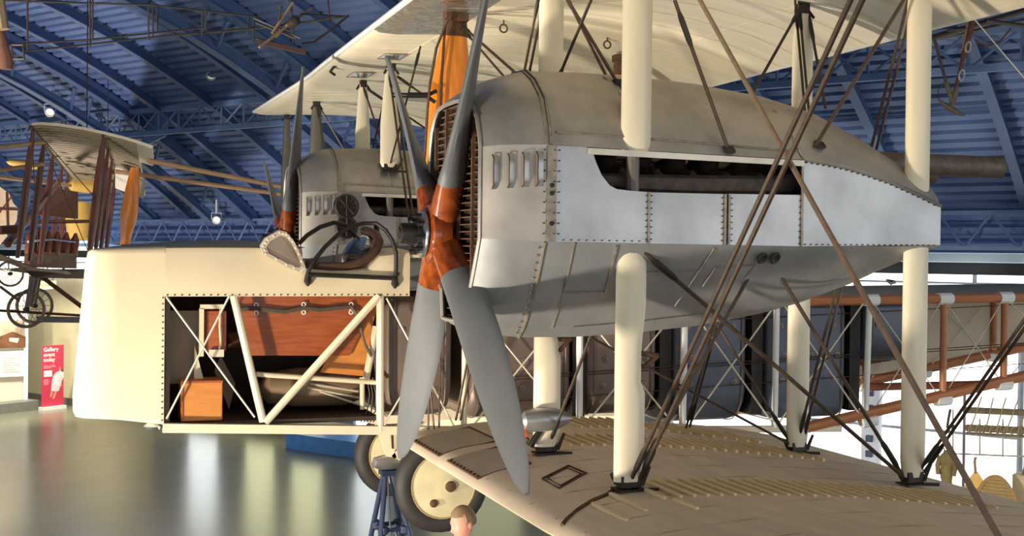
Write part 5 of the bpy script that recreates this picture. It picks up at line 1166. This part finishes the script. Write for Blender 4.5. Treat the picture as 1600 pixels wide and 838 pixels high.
for a, b in (((9.723,4.871,-2.858), (10.545,3.679,-2.762)), ((9.94,4.557,-2.334), (9.944,4.551,-2.842)), ((10.112,4.307,-2.307), (10.117,4.301,-2.827)), ((10.253,4.103,-2.284), (10.257,4.096,-2.8)), ((9.733,4.858,-2.232), (9.738,4.85,-2.864))): MB().tube(a, b, .012, n=5).build('rack_rail', mat('rail_grey', (170, 166, 156), .5), rr)
RX, RY = -UU, VV      # along the wall to the right, and towards the wall
# olive flying suit on a stand
fs = thing('flying_suit', onp((9.026,4.121,-2.882)), 'olive flying suit standing behind the rear strut foot', 'garment')
suit = mat('suit_olive', (126, 112, 72), .8, 0, .3, 9)
c = V((9.026,4.121,-2.865)); 
def ov(f, z): return [V((c.x, c.y, z))+RX*(w*math.cos(a))+RY*(.07*math.sin(a))+RX*o for a in [2*math.pi*j/12 for j in range(12)] for w, o in (f,)]
secs = [ov(f, c.z+z) for f, z in (((.06, 0), -.24), ((.08, -.01), -.16), ((.09, 0), -.04), ((.10, .01), .08), ((.09, 0), .14), ((.045, -.01), .17), ((.045, 0), .20))]
MB().loft(secs).build('suit_body', suit, fs)
for s in (-1, 1):
    MB().path([c+RX*(.085*s)+V((0, 0, .12)), c+RX*(.115*s)-RY*.04+V((0, 0, .0)), c+RX*(.10*s)-RY*.06+V((0, 0, -.12))], [.036, .033, .028], 8).build('sleeve', suit, fs)
    MB().tube(c+RX*(.04*s)+V((0, 0, -.22)), (c.x+RX.x*.045*s, c.y+RX.y*.045*s, PT+.005), .032, .028).build('trouser_leg', mat('suit_tan', (196, 176, 130), .8), fs)
for s in (-1, 0, 1): MB().tube(c+RX*(.035*s)+V((0, 0, .17)), c+RX*(.045*s)+V((0, 0, .23)), .010, n=5).build('buckle', stick_m, fs)
MB().path([(9.042,4.097,-2.111), (9.029,4.116,-2.241), (9.021,4.128,-2.353), (9.05,4.086,-2.416), (9.068,4.061,-2.311)], .018, 6).build('hanging_line', tube_m, fs); q = V((9.04,4.1,-2.384)); MB().tube(q, (c.x, c.y, c.z+.25), .006, n=5).build('hanging_cord', rope_m, fs)
# yellow fan paddle in a basket
fp = thing('paddle_basket', onp((9.37,3.975,-3.258)), 'small brown basket holding a yellow fan-shaped paddle', 'basket')
wick = mat('wicker_brown', (178, 142, 92), .8, 0, .25, 40, (1, 1, 4), .4, 60)
q = V((9.37,3.975,-3.258)); MB().lathe([(.13, PT-q.z), (.17, -.02), (.19, .10), (.175, .10), (.12, PT-q.z+.02)], q, (0, 0, 1), 18).build('basket', wick, fp)
b0 = V((9.335,3.937,-3.172))
MB().prism([b0+RX*x+V((0, 0, z)) for x, z in ((-.16, 0), (.17, 0), (.10, .12), (.02, .24), (-.02, .24), (-.10, .12))], RY*.03).build('fan_blade', mat('paddle_yellow', (226, 186, 104), .6), fp, False, label='yellow fan blade')
MB().path([b0+V((0, 0, .22)), V((9.327,3.949,-2.799)), V((9.331,3.943,-2.747)), V((9.34,3.929,-2.745))], .018, 6).build('handle', stick_m, fp)
# wicker chair back
wc = thing('wicker_chair', onp((9.167,3.388,-3.13)), 'wicker chair with an arched woven back beside the yellow paddle', 'chair')
c0 = V((9.171,3.381,-3.178)); w2 = mat('wicker_olive', (168, 150, 104), .8, 0, .2, 30, (1, 1, 5), .5, 50)
def arc(x): return max(0, .30*(1-abs(x/.25)**2.2))
pts = [c0+RX*x+V((0, 0, arc(x))) for x in [-.25+.5*i/14 for i in range(15)]]
MB().prism([c0+RX*.25+V((0, 0, PT-c0.z+.2)), c0-RX*.25+V((0, 0, PT-c0.z+.2))]+pts, RY*.05).build('chair_back', w2, wc, False)
MB().path([p-RY*.01 for p in pts], .022, 6).build('back_rim', wick, wc)
MB().lathe([(.20, PT-c0.z), (.22, -.02), (.19, -.02), (.18, PT-c0.z)], c0-RY*.15+V((0, 0, -.0)), (0, 0, 1), 16).build('chair_seat', w2, wc)
for k_ in range(6): z = .02+.044*k_; x = .25*(1-(z/.305))**(1/2.2); MB().bar(c0-RX*x*.95+V((0, 0, z))-RY*.012, c0+RX*x*.95+V((0, 0, z))-RY*.012, .012, .014).build('weave_band', wick, wc, False)
# framed picture on a white desk, and a white case at the corner
dk = tag(MB().box(onp((8.992,2.408,-2.927))+V((0, 0, .20)), (.5, 1.1, .40), HALL_RZ).build('display_case', white_p, None, False), 'white display case at the right edge above the lower wing', 'display case')
tr = thing('brown_tray', V((8.952,2.466,-2.974)), 'brown framed tray with a white sheet on the white case at right', 'tray')
c0 = onp((8.992,2.408,-2.927))+V((0, 0, .40)); 
MB().prism([c0-RX*.20-RY*.18, c0+RX*.4-RY*.18, c0+RX*.42+RY*.15+V((0, 0, .16)), c0-RX*.13+RY*.15+V((0, 0, .16))], (0, 0, .035)).build('tray_frame', mat('tray_brown', (150, 104, 76), .5), tr, False)
MB().prism([c0-RX*.16-RY*.14+V((0, 0, .056)), c0+RX*.4-RY*.14+V((0, 0, .056)), c0+RX*.4+RY*.12+V((0, 0, .184)), c0-RX*.11+RY*.12+V((0, 0, .184))], (0, 0, .006)).build('tray_sheet', white_p, tr, False, label='white sheet in the tray')
MB().path([c0-RX*.20-RY*.15+V((0, 0, .05)), c0-RX*.27-RY*.05+V((0, 0, .12)), c0-RX*.2+RY*.12+V((0, 0, .18))], .014, 6).build('tray_handle', tube_m, tr)
pc = thing('picture_frame', onp((9.79,3.365,-2.789)), 'brown framed picture standing on a beige box at the right edge', 'picture')
q = V((9.791,3.364,-2.897)); 
MB().box((q.x, q.y, (q.z+PT)/2), (.3, .5, q.z-PT), HALL_RZ).build('beige_box', mat('box_beige', (222, 206, 166), .6), pc, False, label='beige box under the picture')
MB().prism([q-RX*.17, q+RX*.3, q+RX*.3+RY*.06+V((0, 0, .34)), q-RX*.10+RY*.06+V((0, 0, .34))], RY*.03).build('frame', mat('picture_brown', (150, 112, 78), .6), pc, False)
MB().prism([q-RX*.12-RY*.004+V((0, 0, .04)), q+RX*.27-RY*.004+V((0, 0, .04)), q+RX*.27+RY*.05+V((0, 0, .30)), q-RX*.07+RY*.05+V((0, 0, .30))], -RY*.004).build('picture', mat('picture_print', (178, 120, 96), .6, 0, .4, 10), pc, False)
